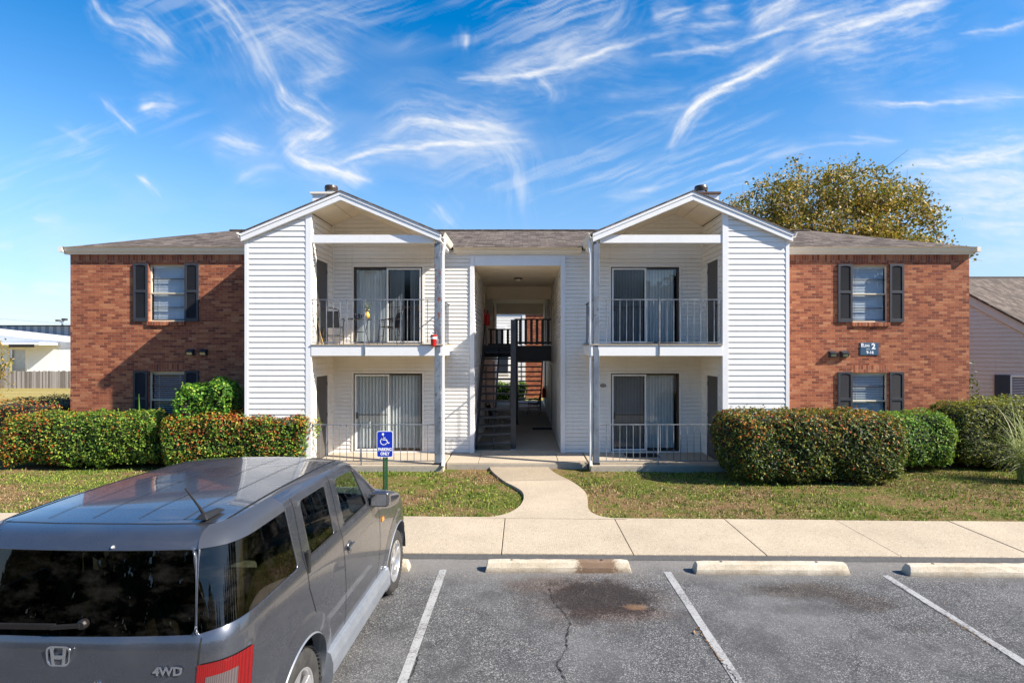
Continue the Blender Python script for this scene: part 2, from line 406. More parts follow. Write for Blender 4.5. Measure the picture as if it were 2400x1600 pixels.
def leafmat(name, stops, trans=.35, rough=.48):
    g=NG(name); r=g.n('ShaderNodeNewGeometry').outputs['Random Per Island']
    c=g.ramp(r,stops); b=g.pbr(Base_Color=c,Roughness=rough,Specular_IOR_Level=.28)
    t=g.n('ShaderNodeBsdfTranslucent',Color=g.mix(.5,c,(.35,.40,.05),'MIX'))
    mx=g.n('ShaderNodeMixShader',Fac=trans); g.t.links.new(b,mx.inputs[1]); g.t.links.new(t.outputs[0],mx.inputs[2])
    return g.out(mx.outputs[0])
M['lf_green']=leafmat('hedge leaves green',[(0,(.012,.040,.006)),(.3,(.040,.105,.012)),(.65,(.14,.25,.025)),(1,(.36,.44,.06))],.3)
M['lf_olive']=leafmat('hedge leaves olive',[(0,(.016,.030,.006)),(.35,(.055,.085,.012)),(.7,(.21,.22,.025)),(1,(.50,.40,.05))],.3)
M['lf_red']=leafmat('hedge new leaves red',[(0,(.17,.020,.010)),(.4,(.42,.07,.022)),(.75,(.56,.20,.03)),(1,(.62,.40,.06))],.3)
M['lf_bright']=leafmat('bush leaves bright',[(0,(.015,.075,.006)),(.4,(.06,.20,.015)),(.8,(.18,.38,.03)),(1,(.38,.54,.07))],.3)
M['lf_tree']=leafmat('autumn tree leaves',[(0,(.035,.045,.008)),(.3,(.12,.115,.015)),(.5,(.26,.17,.02)),(.75,(.46,.27,.03)),(.9,(.50,.31,.06)),(1,(.42,.30,.14))],.25)
M['lf_gold']=leafmat('golden tree leaves',[(0,(.10,.08,.010)),(.3,(.30,.19,.02)),(.6,(.52,.30,.03)),(.85,(.62,.40,.05)),(1,(.50,.34,.14))],.3)
M['lf_dark']=leafmat('dark glossy hedge leaves',[(0,(.008,.022,.006)),(.4,(.028,.062,.012)),(.7,(.07,.12,.02)),(.9,(.20,.22,.03)),(1,(.42,.36,.06))],.22,.45)
M['lf_far']=leafmat('dark treeline leaves',[(0,(.012,.022,.010)),(.6,(.03,.05,.018)),(1,(.07,.075,.03))],.2)
M['lf_grass2']=leafmat('dry lawn blades',[(0,(.10,.055,.025)),(.35,(.22,.12,.055)),(.7,(.34,.25,.12)),(1,(.42,.34,.20))],.15,.7)
M['lf_grass']=leafmat('lawn blades',[(0,(.018,.045,.006)),(.4,(.09,.16,.018)),(.75,(.25,.32,.04)),(1,(.42,.42,.10))],.2,.6)
M['lf_pampas']=leafmat('pampas blades',[(0,(.12,.20,.04)),(.5,(.36,.42,.14)),(1,(.68,.62,.40))],.3,.5)
M['lf_litter']=leafmat('fallen leaves',[(0,(.13,.05,.02)),(.5,(.30,.14,.04)),(1,(.42,.25,.10))],.1,.7)
M['inner']=paint('dark hedge core',(.014,.014,.008),.95,var=.5,scale=12,bump=1,bscale=25)  # near-black: the shade inside a hedge is put into this colour
M['bark']=paint('grey brown bark',(.20,.155,.12),.9,var=.35,scale=10,bump=.6,bscale=30)
def wood():
    g=NG('weathered grey fence boards'); v=g.obj(); r=g.n('ShaderNodeNewGeometry').outputs['Random Per Island']
    n=g.noise(g.mapping(v,(9,9,.5)),3,5,.7)
    c=g.ramp(g.m('ADD',g.m('MULTIPLY',n,.5),g.m('MULTIPLY',r,.5)),[(.2,(.12,.10,.085)),(.5,(.27,.235,.21)),(.8,(.42,.38,.35))])
    return g.out(g.pbr(Base_Color=c,Roughness=.9))
M['fence']=wood()
# car
def carpaint():
    g=NG('dusty grey car paint'); v=g.obj()
    d=g.noise(v,1.6,4,.55); d2=g.noise(v,7,4,.6)
    c=(.100,.106,.124)
    dust=g.m('MULTIPLY',g.rng(g.m('ADD',g.m('MULTIPLY',d,.6),g.m('MULTIPLY',d2,.4)),.46,.66),.16)
    c=g.mix(dust,c,(.26,.24,.22))
    r=g.m('ADD',.27,g.m('MULTIPLY',dust,.9))
    return g.out(g.pbr(Base_Color=c,Metallic=.72,Roughness=r,Coat_Weight=.85,Coat_Roughness=.035,Coat_IOR=1.55))
M['car']=carpaint()
M['car_panel']=paint('grey composite panel',(.070,.074,.084),.30,metal=.35,var=.08,scale=1.5,bump=.03,bscale=400,coat=.25)
M['cladding']=paint('silver grey cladding',(.27,.29,.32),.38,metal=.45,var=.22,scale=4,dirt=((.2,.19,.18),.5))
def privacy():
    g=NG('privacy glass'); v=g.obj(); d=g.noise(g.mapping(v,(1,1,2)),5,6,.7)
    r=g.rng(d,.5,.8,0.0,.06)
    t=g.n('ShaderNodeBsdfTransparent',Color=(.09,.085,.07)); gl=g.n('ShaderNodeBsdfGlossy',Roughness=r)
    bf=g.n('ShaderNodeNewGeometry').outputs['Backfacing']; fr=g.n('ShaderNodeFresnel',IOR=g.m('ADD',g.m('MULTIPLY',bf,1/1.6-1.6),1.6)); mx=g.n('ShaderNodeMixShader',Fac=fr.outputs[0])
    g.t.links.new(t.outputs[0],mx.inputs[1]); g.t.links.new(gl.outputs[0],mx.inputs[2])
    df=g.n('ShaderNodeBsdfDiffuse',Color=(.30,.27,.23)); m2=g.n('ShaderNodeMixShader',Fac=g.m('MULTIPLY',g.rng(d,.48,.7),.035))
    g.t.links.new(mx.outputs[0],m2.inputs[1]); g.t.links.new(df.outputs[0],m2.inputs[2])
    return g.out(m2.outputs[0])
M['privacy']=privacy()
M['rubber']=paint('black rubber',(.012,.012,.012),.6,var=.2)
M['gap']=paint('panel gap',(.006,.006,.006),.8,var=.2)
M['chrome']=paint('chrome',(.82,.83,.85),.12,metal=1,var=.04)
M['alloy']=paint('silver alloy',(.62,.61,.60),.28,metal=.75,var=.1,scale=6)
M['mirror']=paint('mirror',(.9,.9,.9),.02,metal=1,var=.0)
def tyre_mat():
    g=NG('tyre rubber'); v=g.obj(); n=g.noise(v,12,4,.6)
    return g.out(g.pbr(Base_Color=g.ramp(n,[(.3,(.018,.017,.016)),(.7,(.05,.046,.042))]),Roughness=.75,Normal=g.bump(g.noise(v,90,2,.5),.3,.003)))
M['tyre']=tyre_mat()
def lampm(name,c,e=.0):
    g=NG(name); v=g.obj(); w=g.n('ShaderNodeTexWave',Vector=v,Scale=38.0,Distortion=0.0).outputs['Fac']
    return g.out(g.pbr(Base_Color=g.mix(w,c,tuple(x*.6 for x in c)),Roughness=.15,Coat_Weight=1.0,Coat_Roughness=.02,Normal=g.bump(w,.25,.003)))
M['lamp_red']=lampm('red lamp lens',(.20,.003,.003)); M['lamp_clear']=lampm('clear lamp lens',(.11,.085,.085)); M['lamp_amber']=lampm('amber lamp',(.85,.28,.02))
M['seat']=paint('grey seat fabric',(.42,.41,.36),.85,var=.2,scale=10); M['dash']=paint('dark dashboard',(.05,.05,.05),.7,var=.2)
# ------------------------------------------------------------------ ground, lot, walks
def gh(x,y):
    if y<8.2: h=-.03
    elif y<8.95: h=-.03+(y-8.2)/.75*.065
    elif y<13.1: h=.035-(y-8.95)/4.15*.175
    elif y<60: h=-.14-(y-13.1)/46.9*1.0*min(1,max(0,(y-13.1)/6))
    else: h=-1.14
    if 8.9<y<30: h+=.012*sin(x*1.9+y)*cos(y*2.3-x*.6)
    return h
def make_ground():
    xs=[-1500,-600,-200,-90,-50,-30]+[ -20+.5*i for i in range(81)]+[30,50,90,200,600,1500]
    ys=[-1500,-600,-200,-80,-40,-23,-10,0,6]+[8.0,8.2,8.5,8.7,8.95]+[9.2+.3*i for i in range(40)]+[22,24,27,30,35,42,50,60,80,120,300,900,1600]
    b=MB(); nx=len(xs)
    b.v=[(x,y,gh(x,y)) for y in ys for x in xs]
    for j in range(len(ys)-1):
        for i in range(nx-1):
            b.f.append((j*nx+i,j*nx+i+1,(j+1)*nx+i+1,(j+1)*nx+i)); b.m.append(0)
    struct(b.build('ground',M['grass'],smooth=True))
make_ground()
def yfront(x): return 7.385-.018*x
def yback(x): return 8.96-.028*x
b=MB(); b.quad((-60,-23,0),(60,-23,0),(60,yfront(60)-.03,0),(-60,yfront(-60)-.03,0)); struct(b.build('parking_lot',M['asphalt']))
b=MB()
prev=None; pts=[]
rr=random.Random(3)
n=300
for i in range(n):
    x=-30+60*i/(n-1)
    pts.append((x,yfront(x)-.045-.012*rr.random(),yfront(x)+.012))
for i in range(n-1):
    a=pts[i]; c=pts[i+1]
    b.quad((a[0],a[1]+.0,.004),(c[0],c[1]+.0,.004),(c[0],c[2]-.016,.050),(a[0],a[2]-.016,.050))
struct(b.build('asphalt_edge_seam',M['seam']))
# sidewalk slabs with open joints
b=MB(); joints=[-28.2+1.745*i for i in range(34)]
for i in range(len(joints)-1):
    x0=joints[i]+.006; x1=joints[i+1]-.006
    z=.062+.003*rr.uniform(-1,1)
    b.prismz([(x0,yfront(x0)),(x1,yfront(x1)),(x1,yback(x1)),(x0,yback(x0))],-.06,z)
struct(b.build('sidewalk',M['walk'],bevel=.006))
# curved entrance path
def pz(y): return .066-(y-8.95)/4.15*.145
def on_path(px,py):
    k=(py-796)/FOC; s=-.145/4.15; a=.066-s*8.95   # z=a+s*y ; 2.8-z = k*y
    y=(2.8-a)/(k+s); return ((px-1200)*y/FOC,y)
L=[(1127,1064),(1125,1073),(1134,1085),(1158,1104),(1185,1118),(1200,1129),(1203,1143),(1196,1158),(1180,1171),(1158,1180),(1125,1186.5),(1080,1188.5)]
Rr=[(1253,1066),(1262,1075),(1276,1086),(1306,1101),(1330,1116),(1346,1132),(1350,1150),(1350,1163),(1358,1175),(1378,1184),(1410,1189.5),(1440,1191.5)]
def smooth_line(P,n=40):
    P=[Vector((*p,0)) for p in P]; out=[]
    for i in range(len(P)-1):
        p0=P[max(i-1,0)];p1=P[i];p2=P[i+1];p3=P[min(i+2,len(P)-1)]
        for k in range(5):
            t=k/5; out.append(.5*((2*p1)+(-p0+p2)*t+(2*p0-5*p1+4*p2-p3)*t*t+(-p0+3*p1-3*p2+p3)*t**3))
    out.append(P[-1]); return [(p.x,p.y) for p in out]
Lp=smooth_line([on_path(*p) for p in L]); Rp=smooth_line([on_path(*p) for p in Rr])
Lp[0]=(Lp[0][0],13.4); Rp[0]=(Rp[0][0],13.4)
PATH_L,PATH_R=Lp,Rp
b=MB(); split=15
def path_piece(b,i0,i1,m,gap):
    rows=[]
    for i in range(i0,i1+1):
        l=Lp[i]; r=Rp[i]; rows.append((l,r))
    n0=len(b.v)
    for l,r in rows:
        yl=l[1];yr=r[1]
        b.v += [(l[0],yl,pz(yl)),(r[0],yr,pz(yr)),(l[0],yl,pz(yl)-.15),(r[0],yr,pz(yr)-.15)]
    for i in range(len(rows)-1):
        a=n0+4*i
        for f in ((a,a+4,a+5,a+1),(a,a+2,a+6,a+4),(a+1,a+5,a+7,a+3)): b.f.append(f); b.m.append(m)
    b.f.append((n0,n0+1,n0+3,n0+2)); b.m.append(m)
path_piece(b,0,split,1,0); path_piece(b,split,len(Lp)-1,0,0)
struct(b.build('footpath',[M['walk'],M['path2']]))
# joint across the path
b=MB(); l=Lp[split]; r=Rp[split]
b.quad((l[0],l[1]-.007,pz(l[1])+.002),(r[0],r[1]-.007,pz(r[1])+.002),(r[0],r[1]+.007,pz(r[1])+.002),(l[0],l[1]+.007,pz(l[1])+.002))
struct(b.build('footpath_joint',M['seam']))
def in_path(x,y):
    if y<yback(x)+.01: return True
    if y>13.4: return False
    def xat(P):
        for i in range(len(P)-1):
            y0,y1=P[i][1],P[i+1][1]
            if (y0-y)*(y1-y)<=0 and y0!=y1:
                return P[i][0]+(P[i+1][0]-P[i][0])*(y-y0)/(y1-y0)
        return None
    a=xat(Lp); c=xat(Rp)
    return a is not None and c is not None and a-.01<x<c+.01
# parking lines
def line(x0,y0,x1,y1,w=.088):
    b=MB(); d=Vector((x1-x0,y1-y0,0)).normalized(); s=Vector((-d.y,d.x,0))*w/2; z=.005
    a=Vector((x0,y0,z)); e=Vector((x1,y1,z)); n=24; q=random.Random(x0)
    prev=None
    for i in range(n+1):
        p=a.lerp(e,i/n); k=1+q.uniform(-.07,.07); c=(p-s*k,p+s*k)
        if prev: b.quad(prev[0],c[0],c[1],prev[1])
        prev=c
    struct(b.build('parking_line',M['line']))
line(-3.75,6.95,-3.78,-2); line(-.995,7.0,-1.02,-2); line(1.80,6.93,1.82,-2); line(4.44,6.82,4.46,-2); line(7.10,6.75,7.12,-2); line(9.75,6.7,9.77,-2)
# cracks
def crack(pts,w=.012,seed=1,wander=.03,name='asphalt_crack'):
    q=random.Random(seed); P=[]
    for i in range(len(pts)-1):
        a=Vector((*pts[i],0)); c=Vector((*pts[i+1],0)); n=max(3,int((c-a).length/.018))
        for k in range(n):
            p=a.lerp(c,k/n); P.append(p+Vector((q.uniform(-wander,wander),q.uniform(-wander,wander)*.6,0)))
    P.append(Vector((*pts[-1],0))); b=MB()
    for i in range(len(P)-1):
        d=(P[i+1]-P[i]).normalized(); s=Vector((-d.y,d.x,0)); w0=w*q.uniform(.15,1)**1.6; w1=w*q.uniform(.15,1)**1.6
        b.quad(P[i]-s*w0/2+Vector((0,0,.0075)),P[i+1]-s*w1/2+Vector((0,0,.0075)),P[i+1]+s*w1/2+Vector((0,0,.0075)),P[i]+s*w0/2+Vector((0,0,.0075)))
    struct(b.build(name,M['crack']))
def g0(px,py): y=2.8*FOC/(py-796); return ((px-1200)*y/FOC,y)
crack([g0(1262,1352),g0(1272,1385),g0(1290,1400),g0(1312,1432),g0(1300,1468),g0(1303,1490),g0(1280,1525),g0(1300,1565),g0(1310,1640),g0(1290,1800)],.016,2,.011)
crack([g0(985,1492),g0(1010,1470),g0(1045,1475)],.008,3,.015)
crack([g0(965,1495),g0(950,1540),g0(925,1600),g0(905,1700)],.014,4,.014)
crack([g0(1603,1440),g0(1618,1470),g0(1640,1500),g0(1672,1535),g0(1715,1590),g0(1800,1700)],.014,5,.02)
crack([g0(2065,1345),g0(2130,1390),g0(2200,1430),g0(2290,1490),g0(2360,1540)],.010,6,.012)
crack([g0(1955,1450),g0(1975,1520),g0(1960,1600)],.006,7,.02)
crack([g0(840,1420),g0(858,1440),g0(880,1432)],.006,8,.02)
# wheel stops
def wheel_stop(x0,x1,y,label,rot=0):
    b=MB(); L=x1-x0; q=random.Random(x0); n=14
    prof=[(-.09,0),(-.085,.06),(-.055,.118),(-.03,.128),(.03,.128),(.055,.118),(.085,.06),(.09,0)]
    base=[]
    for i in range(n+1):
        x=-L/2+L*i/n; e=min(1,min(i,n-i)/1.0); sx=0 if 0<i<n else (.03 if i==0 else -.03)
        st=len(b.v)
        for (yy,zz) in prof:
            k=.93 if i in(0,n) else 1
            j=.004
            b.v.append((x+(sx*zz/.12),yy*k+q.uniform(-j,j),max(0,zz*k+q.uniform(-j,j)*(zz>0))))
        base.append(st)
    m=len(prof)
    for i in range(n):
        for k in range(m-1):
            a=base[i]+k; c=base[i+1]+k; b.f.append((a,c,c+1,a+1)); b.m.append(0)
    b.f.append(tuple(base[0]+k for k in range(m))); b.m.append(0)
    b.f.append(tuple(base[n]+k for k in range(m))[::-1]); b.m.append(0)
    r=empty('wheel_stop',((x0+x1)/2,y,0),rot)
    tag(r,label,'wheel stop','concrete wheel stops at the heads of the parking bays')
    o=b.build('block',M['stop'],r,local=True,bevel=.008)
    for sx in (-.32,.30):
        c=MB(); c.lathe([(.018,.126),(.018,.1315),(.008,.1315)],(sx*L,0,0),n=12); c.build('anchor_pin',M['rust_cap'],r,local=True)
    return r
wheel_stop(-.465,1.355,6.99,'weathered concrete wheel stop with a brown oily stain, above the oil patch',-.004)
wheel_stop(2.13,4.03,6.93,'clean pale concrete wheel stop right of the stained one',-.012)
wheel_stop(4.72,6.6,6.86,'chipped concrete wheel stop near the right edge of the lot',-.015)
wheel_stop(-3.24,-1.415,7.02,'concrete wheel stop almost hidden behind the front wheel of the grey car',0)

# lawn blades (stuff) : short tufts that break the edge of the turf
def lawn():
    N=112000; xs=rng.uniform(-13.5,12.5,N); ys=rng.uniform(8.7,13.35,N); V=[];F=[];MI=[]
    keep=0
    for i in range(N):
        x,y=float(xs[i]),float(ys[i])
        if in_path(x,y): continue
        if y>13.1 and -5.1<x<5.2: continue
        d=(sin(x*1.3+2)+cos(y*2.1+x)+sin(x*3.7-y*1.9)*.6)
        if d<-1.0 and random.random()<.65: continue
        pp=sin(x*.9+1.7*sin(y*1.1))+.6*sin(y*2.3+x*1.7)+.5*sin(x*4.1-y*3.3)
        tuft=max(0,sin(x*11+3*sin(y*7))*cos(y*13+2*sin(x*9)))
        z=gh(x,y)-.004; h=(.6+1.3*tuft)*random.uniform(.014,.045); a=random.uniform(0,2*pi); w=random.uniform(.008,.018)
        lx=random.uniform(-.02,.02); ly=random.uniform(-.02,.02); n=len(V)
        V += [(x-w*cos(a),y-w*sin(a),z),(x+w*cos(a),y+w*sin(a),z),(x+lx,y+ly,z+h)]; F.append((n,n+1,n+2)); MI.append(1 if (pp+random.gauss(0,.45))>.5 else 0)
    b=MB(); b.v=V; b.f=F; b.m=MI
    tag(b.build('grass',[M['lf_grass'],M['lf_grass2']]),'short patchy green and straw coloured lawn grass before the building','grass',kind='stuff')
lawn()
# litter of small dry leaves
def litter():
    b=MB(); q=random.Random(5)
    def leaf(x,y,z,s):
        a=q.uniform(0,2*pi); u=Vector((cos(a),sin(a),0))*s; v=Vector((-sin(a),cos(a),0))*s*.5; c=Vector((x,y,z))
        b.quad(c-u,c-v+Vector((0,0,s*.3)),c+u+Vector((0,0,s*.2)),c+v+Vector((0,0,s*.4)))
    for i in range(60):
        x=q.uniform(-3,8); y=q.uniform(3.2,7.2); leaf(x,y,.008,q.uniform(.006,.014))
    for i in range(46):
        t=q.random(); p=g0(1600+60*t+q.uniform(-3,3),1440+80*t); leaf(p[0],p[1],.008,q.uniform(.006,.014))
    for i in range(50):
        t=q.random(); p=g0(2170+110*t+q.uniform(-5,3),1415+70*t); leaf(p[0],p[1],.008,q.uniform(.006,.012))
    for i in range(220):
        x=q.uniform(-8,11); y=q.uniform(9.1,13); 
        if not in_path(x,y): leaf(x,y,gh(x,y)+.012,q.uniform(.010,.022))
    for i in range(16):
        x=q.uniform(-1,8); y=q.uniform(7.5,8.8); leaf(x,y,.072,q.uniform(.008,.013))
    leaf(*g0(1597,1455),.012,.03)
    tag(b.build('fallen_leaves',M['lf_litter']),'small brown fallen leaves scattered on the lawn and asphalt','leaves',kind='stuff')
litter()
# ------------------------------------------------------------------ the apartment building
C=-.13; yF=13.15; yB=14.70; yK=14.62; yE=27.9; XL=-11.86; XR=11.72
Z0=.02; Z2=2.86; zEave=5.21
BLD=empty('apartment_building',(C,14.7,0))
tag(BLD,'two storey apartment building with brick ends, white siding gables and central stairs','apartment building')
def lapped(b, poly, P, N, lap=.102, out=.012, z0=None, holes=()):
    """poly: list of (u,z) convex; P(u,z,o): point at offset o outwards. Clapboards are real slanted strips."""
    zs=[z for _,z in poly]; zmin,zmax=min(zs),max(zs)
    start=z0 if z0 is not None else zmin
    k=math.floor((zmin-start)/lap); z=start+k*lap
    def clip(pl,zc,keep_above):
        o=[]
        for i in range(len(pl)):
            a=pl[i]; c=pl[(i+1)%len(pl)]
            ia=(a[1]>=zc-1e-9) if keep_above else (a[1]<=zc+1e-9); ic=(c[1]>=zc-1e-9) if keep_above else (c[1]<=zc+1e-9)
            if ia: o.append(a)
            if ia!=ic:
                t=(zc-a[1])/(c[1]-a[1]); o.append((a[0]+(c[0]-a[0])*t,zc))
        return o
    while z<zmax-1e-6:
        lo=max(z,zmin); hi=min(z+lap-.013,zmax)
        if hi<=lo: z+=lap; continue
        pl=clip(clip(poly,lo,True),hi,False)
        if len(pl)>=3:
            # slanted board; the top 12% tucks back sharply
            def off(zz): 
                t=(zz-z)/lap
                return out*(1-t*.85)
            b.poly([P(u,zz,off(zz)) for u,zz in pl])
            bt=[p for p in pl if abs(p[1]-lo)<1e-6]
            tp=[p for p in pl if abs(p[1]-hi)<1e-6]
            if len(tp)>=2 and z+lap<=zmax+1e-6:
                u0=min(p[0] for p in tp); u1=max(p[0] for p in tp); dp=-.012
                b.quad(P(u0,hi,off(hi)),P(u1,hi,off(hi)),P(u1,hi,dp),P(u0,hi,dp)); b.quad(P(u0,hi,dp),P(u1,hi,dp),P(u1,hi+.0135,dp),P(u0,hi+.0135,dp))
            if len(bt)>=2 and abs(lo-z)<1e-6:
                u0=min(p[0] for p in bt); u1=max(p[0] for p in bt)
                b.quad(P(u0,lo,out),P(u1,lo,out),P(u1,lo,-.012),P(u0,lo,-.012))
        z+=lap
def rect_holes(u0,u1,z0,z1,holes):
    us=sorted({u0,u1,*[h[0] for h in holes],*[h[1] for h in holes]}); us=[u for u in us if u0<=u<=u1]
    res=[]
    for a,c in zip(us,us[1:]):
        hs=sorted([h for h in holes if h[0]<=a+1e-9 and h[1]>=c-1e-9],key=lambda h:h[2]); z=z0
        for h in hs:
            if h[2]>z: res.append((a,c,z,h[2]))
            z=h[3]
        if z<z1: res.append((a,c,z,z1))
    return res
def front_plane(y): return lambda u,z,o: (u,y-o,z)
def side_plane(x,s): return lambda u,z,o: (x+s*o,u,z)
# --- brick wings
def wing(x0,x1,holes):
    b=MB(); zb=-1.3
    for a,c,z,zz in rect_holes(x0,x1,zb,zEave-.2,holes): b.quad((a,yK,z),(c,yK,z),(c,yK,zz),(a,yK,zz))
    for h in holes:
        d=yK+.11; a,c,z,zz=h
        b.quad((a,yK,z),(a,d,z),(a,d,zz),(a,yK,zz)); b.quad((c,yK,z),(c,d,z),(c,d,zz),(c,yK,zz))
        b.quad((a,yK,zz),(a,d,zz),(c,d,zz),(c,yK,zz)); b.quad((a,yK,z),(a,d,z),(c,d,z),(c,yK,z))
    b.build('brick_wall',M['brick'],BLD)
    b=MB(); b.box(x0+.001,x1-.001,yK-.003,yK+.1,zEave-.2,zEave)
    b.build('soldier_course',M['soldier'],BLD)
HL=[(-9.81,-8.86,3.46,4.96),(-9.81,-8.86,.66,2.15)]
HR=[(8.645,9.605,3.44,4.94),(8.645,9.605,.64,2.12)]
wing(XL,C-6.40,HL); wing(C+6.40,XR,HR)
for x,nm in ((XL,'left'),(XR,'right')):
    b=MB(); b.quad((x,yK,-1.3),(x,yE,-1.3),(x,yE,zEave),(x,yK,zEave)); b.build('brick_wall',M['brick_side'],BLD)
b=MB(); b.quad((XL,yE,-1.3),(C-1.2,yE,-1.3),(C-1.2,yE,zEave),(XL,yE,zEave)); b.quad((XR,yE,-1.3),(C+1.2,yE,-1.3),(C+1.2,yE,zEave),(XR,yE,zEave)); b.build('rear_wall',M['brick'],BLD)
# lintels / sills
def soldier_lintel(h):
    b=MB(); b.box(h[0]-.02,h[1]+.02,yK-.003,yK+.09,h[3]+.001,h[3]+.20); b.build('lintel',M['soldier'],BLD)
soldier_lintel(HL[1]); soldier_lintel(HR[1])
def window(h,slat=.032,open_=25,lower_dark=False):
    a,c,z,zz=h; y=yK+.07
    b=MB(); f=.035
    b.box(a,a+f,y,y+.05,z,zz); b.box(c-f,c,y,y+.05,z,zz); b.box(a+f,c-f,y,y+.05,zz-f,zz); b.box(a+f,c-f,y,y+.05,z,z+f)
    mid=(z+zz)/2; b.box(a+f,c-f,y-.008,y+.045,mid-.022,mid+.012)
    fr=b.build('window',M['frame_cream'],BLD,bevel=.003)
    b=MB()
    for q in ((mid+zz)/2,(mid+z)/2): b.box(a+f,c-f,y+.008,y+.026,q-.009,q+.009)
    for x in(a+f,c-f-.012): b.box(x,x+.012,y+.005,y+.03,z+f,mid-.022)
    b.box(a+f+.012,c-f-.012,y+.005,y+.03,z+f,z+f+.03)
    b.build('muntin',M['bronze'],fr)
    b=MB(); b.quad((a+f,y+.030,z+f),(c-f,y+.030,z+f),(c-f,y+.030,zz-f),(a+f,y+.030,zz-f)); b.build('pane',M['glass'],fr)
    b=MB(); zc=z+.04; th=R(open_)
    while zc<zz-.05:
        w=.024; jit=random.uniform(-.06,.06)
        b.quad((a+.045,y+.085-w*cos(th+jit),zc-w*sin(th)),(c-.045,y+.085-w*cos(th+jit),zc-w*sin(th)),(c-.045,y+.085+w*cos(th+jit),zc+w*sin(th)),(a+.045,y+.085+w*cos(th+jit),zc+w*sin(th)))
        zc+=slat
    for x in (a+.2,c-.2): b.box(x-.002,x+.002,y+.058,y+.062,z+.04,zz-.04)
    b.box(a+.04,c-.04,y+.055,y+.11,zz-.075,zz-.036)
    b.build('blinds',M['blind'],fr)
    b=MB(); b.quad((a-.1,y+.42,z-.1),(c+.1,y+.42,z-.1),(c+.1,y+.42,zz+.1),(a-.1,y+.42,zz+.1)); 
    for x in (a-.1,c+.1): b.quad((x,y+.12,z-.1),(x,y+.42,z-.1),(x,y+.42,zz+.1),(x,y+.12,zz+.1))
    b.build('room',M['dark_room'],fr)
    # brick sill
    b=MB(); n=12; L=(c-a+.04)/n
    for i in range(n): b.box(a-.02+i*L+.004,a-.02+(i+1)*L-.004,yK-.045,yK+.07,z-.105,z-.005)
    b.box(a-.018,c+.018,yK-.035,yK+.068,z-.10,z-.012)
    b.build('window_sill',M['soldier'],BLD,bevel=.004)
window(HL[0],.042,68); window(HR[0],.042,62); window(HL[1],.05,12); window(HR[1],.045,38)
def shutter(x0,x1,z0,z1):
    b=MB(); y0,y1=yK-.042,yK-.004; s=.055
    b.box(x0,x0+s,y0,y1,z0,z1); b.box(x1-s,x1,y0,y1,z0,z1)
    zm=(z0+z1)/2+.03
    b.box(x0+s,x1-s,y0,y1,z0,z0+.09); b.box(x0+s,x1-s,y0,y1,zm-.035,zm+.035)
    # top rail with arched lower edge
    n=8; pts=[(x0+s,z1),(x1-s,z1)]; w=x1-x0-2*s
    arc=[(x1-s-w*i/n, z1-.075+.028*sin(pi*i/n)**.8 if 0<i<n else z1-.075) for i in range(n+1)]
    b.prism(pts+arc,y0,y1)
    b.box(x0+s,x1-s,y1-.008,y1,z0+.09,z1-.04)
    for (a,c) in ((z0+.09,zm-.035),(zm+.035,z1-.05)):
        z=a+.006
        while z<c-.01:
            b.quad((x0+s,y0+.010,z),(x1-s,y0+.010,z),(x1-s,y1-.008,z+.017),(x0+s,y1-.008,z+.017)); z+=.022
    b.build('shutter',M['shutter'],BLD,bevel=.002)
def zz(h): return h[2]-.0,h[3]+.035
sh=.385
for h in HL: shutter(h[0]-sh+.005,h[0]-.005,h[2]-.0,h[3]+.02); shutter(h[1]+.012,h[1]+.012+sh-.02,h[2],h[3]+.02)
for h in HR: shutter(h[0]-sh+.005,h[0]-.003,h[2]-.0,h[3]+.02); shutter(h[1]+.01,h[1]+.01+sh-.01,h[2],h[3]+.02)
# dryer vents
def vent(x,z):
    b=MB(); b.box(x-.095,x+.095,yK-.02,yK-.001,z-.085,z+.085)
    b.prism([(x-.08,z-.07),(x+.08,z-.07),(x+.08,z+.06),(x+.07,z+.075),(x-.07,z+.075),(x-.08,z+.06)],yK-.05,yK-.02)
    # hood
    b.add([(x-.085,yK-.02,z+.08),(x+.085,yK-.02,z+.08),(x+.085,yK-.13,z+.035),(x-.085,yK-.13,z+.035),
           (x-.085,yK-.02,z+.055),(x+.085,yK-.02,z+.055),(x+.085,yK-.13,z+.008),(x-.085,yK-.13,z+.008)],
          [(0,1,2,3),(7,6,5,4),(3,2,6,7),(0,3,7,4),(1,5,6,2)])
    for s in (-1,1):
        xx=x+s*.082; b.add([(xx,yK-.02,z+.06),(xx,yK-.125,z+.02),(xx,yK-.095,z-.07),(xx,yK-.02,z-.07)],[(0,1,2,3)])
    v=b.build('wall_vent',M['vent'],BLD,bevel=.003)
    b=MB(); b.add([(x-.07,yK-.112,z+.0),(x+.07,yK-.112,z+.0),(x+.07,yK-.085,z-.065),(x-.07,yK-.085,z-.065)],[(0,1,2,3)]); b.build('flap',M['galv'],v)
vent((440-1200)/87.5,2.8-(809-796)/87.5); vent((470-1200)/87.5,2.8-(809-796)/87.5)
vent((1910-1200)/87.5,2.8-(813-796)/87.5); vent((1937-1200)/87.5,2.8-(813-796)/87.5)

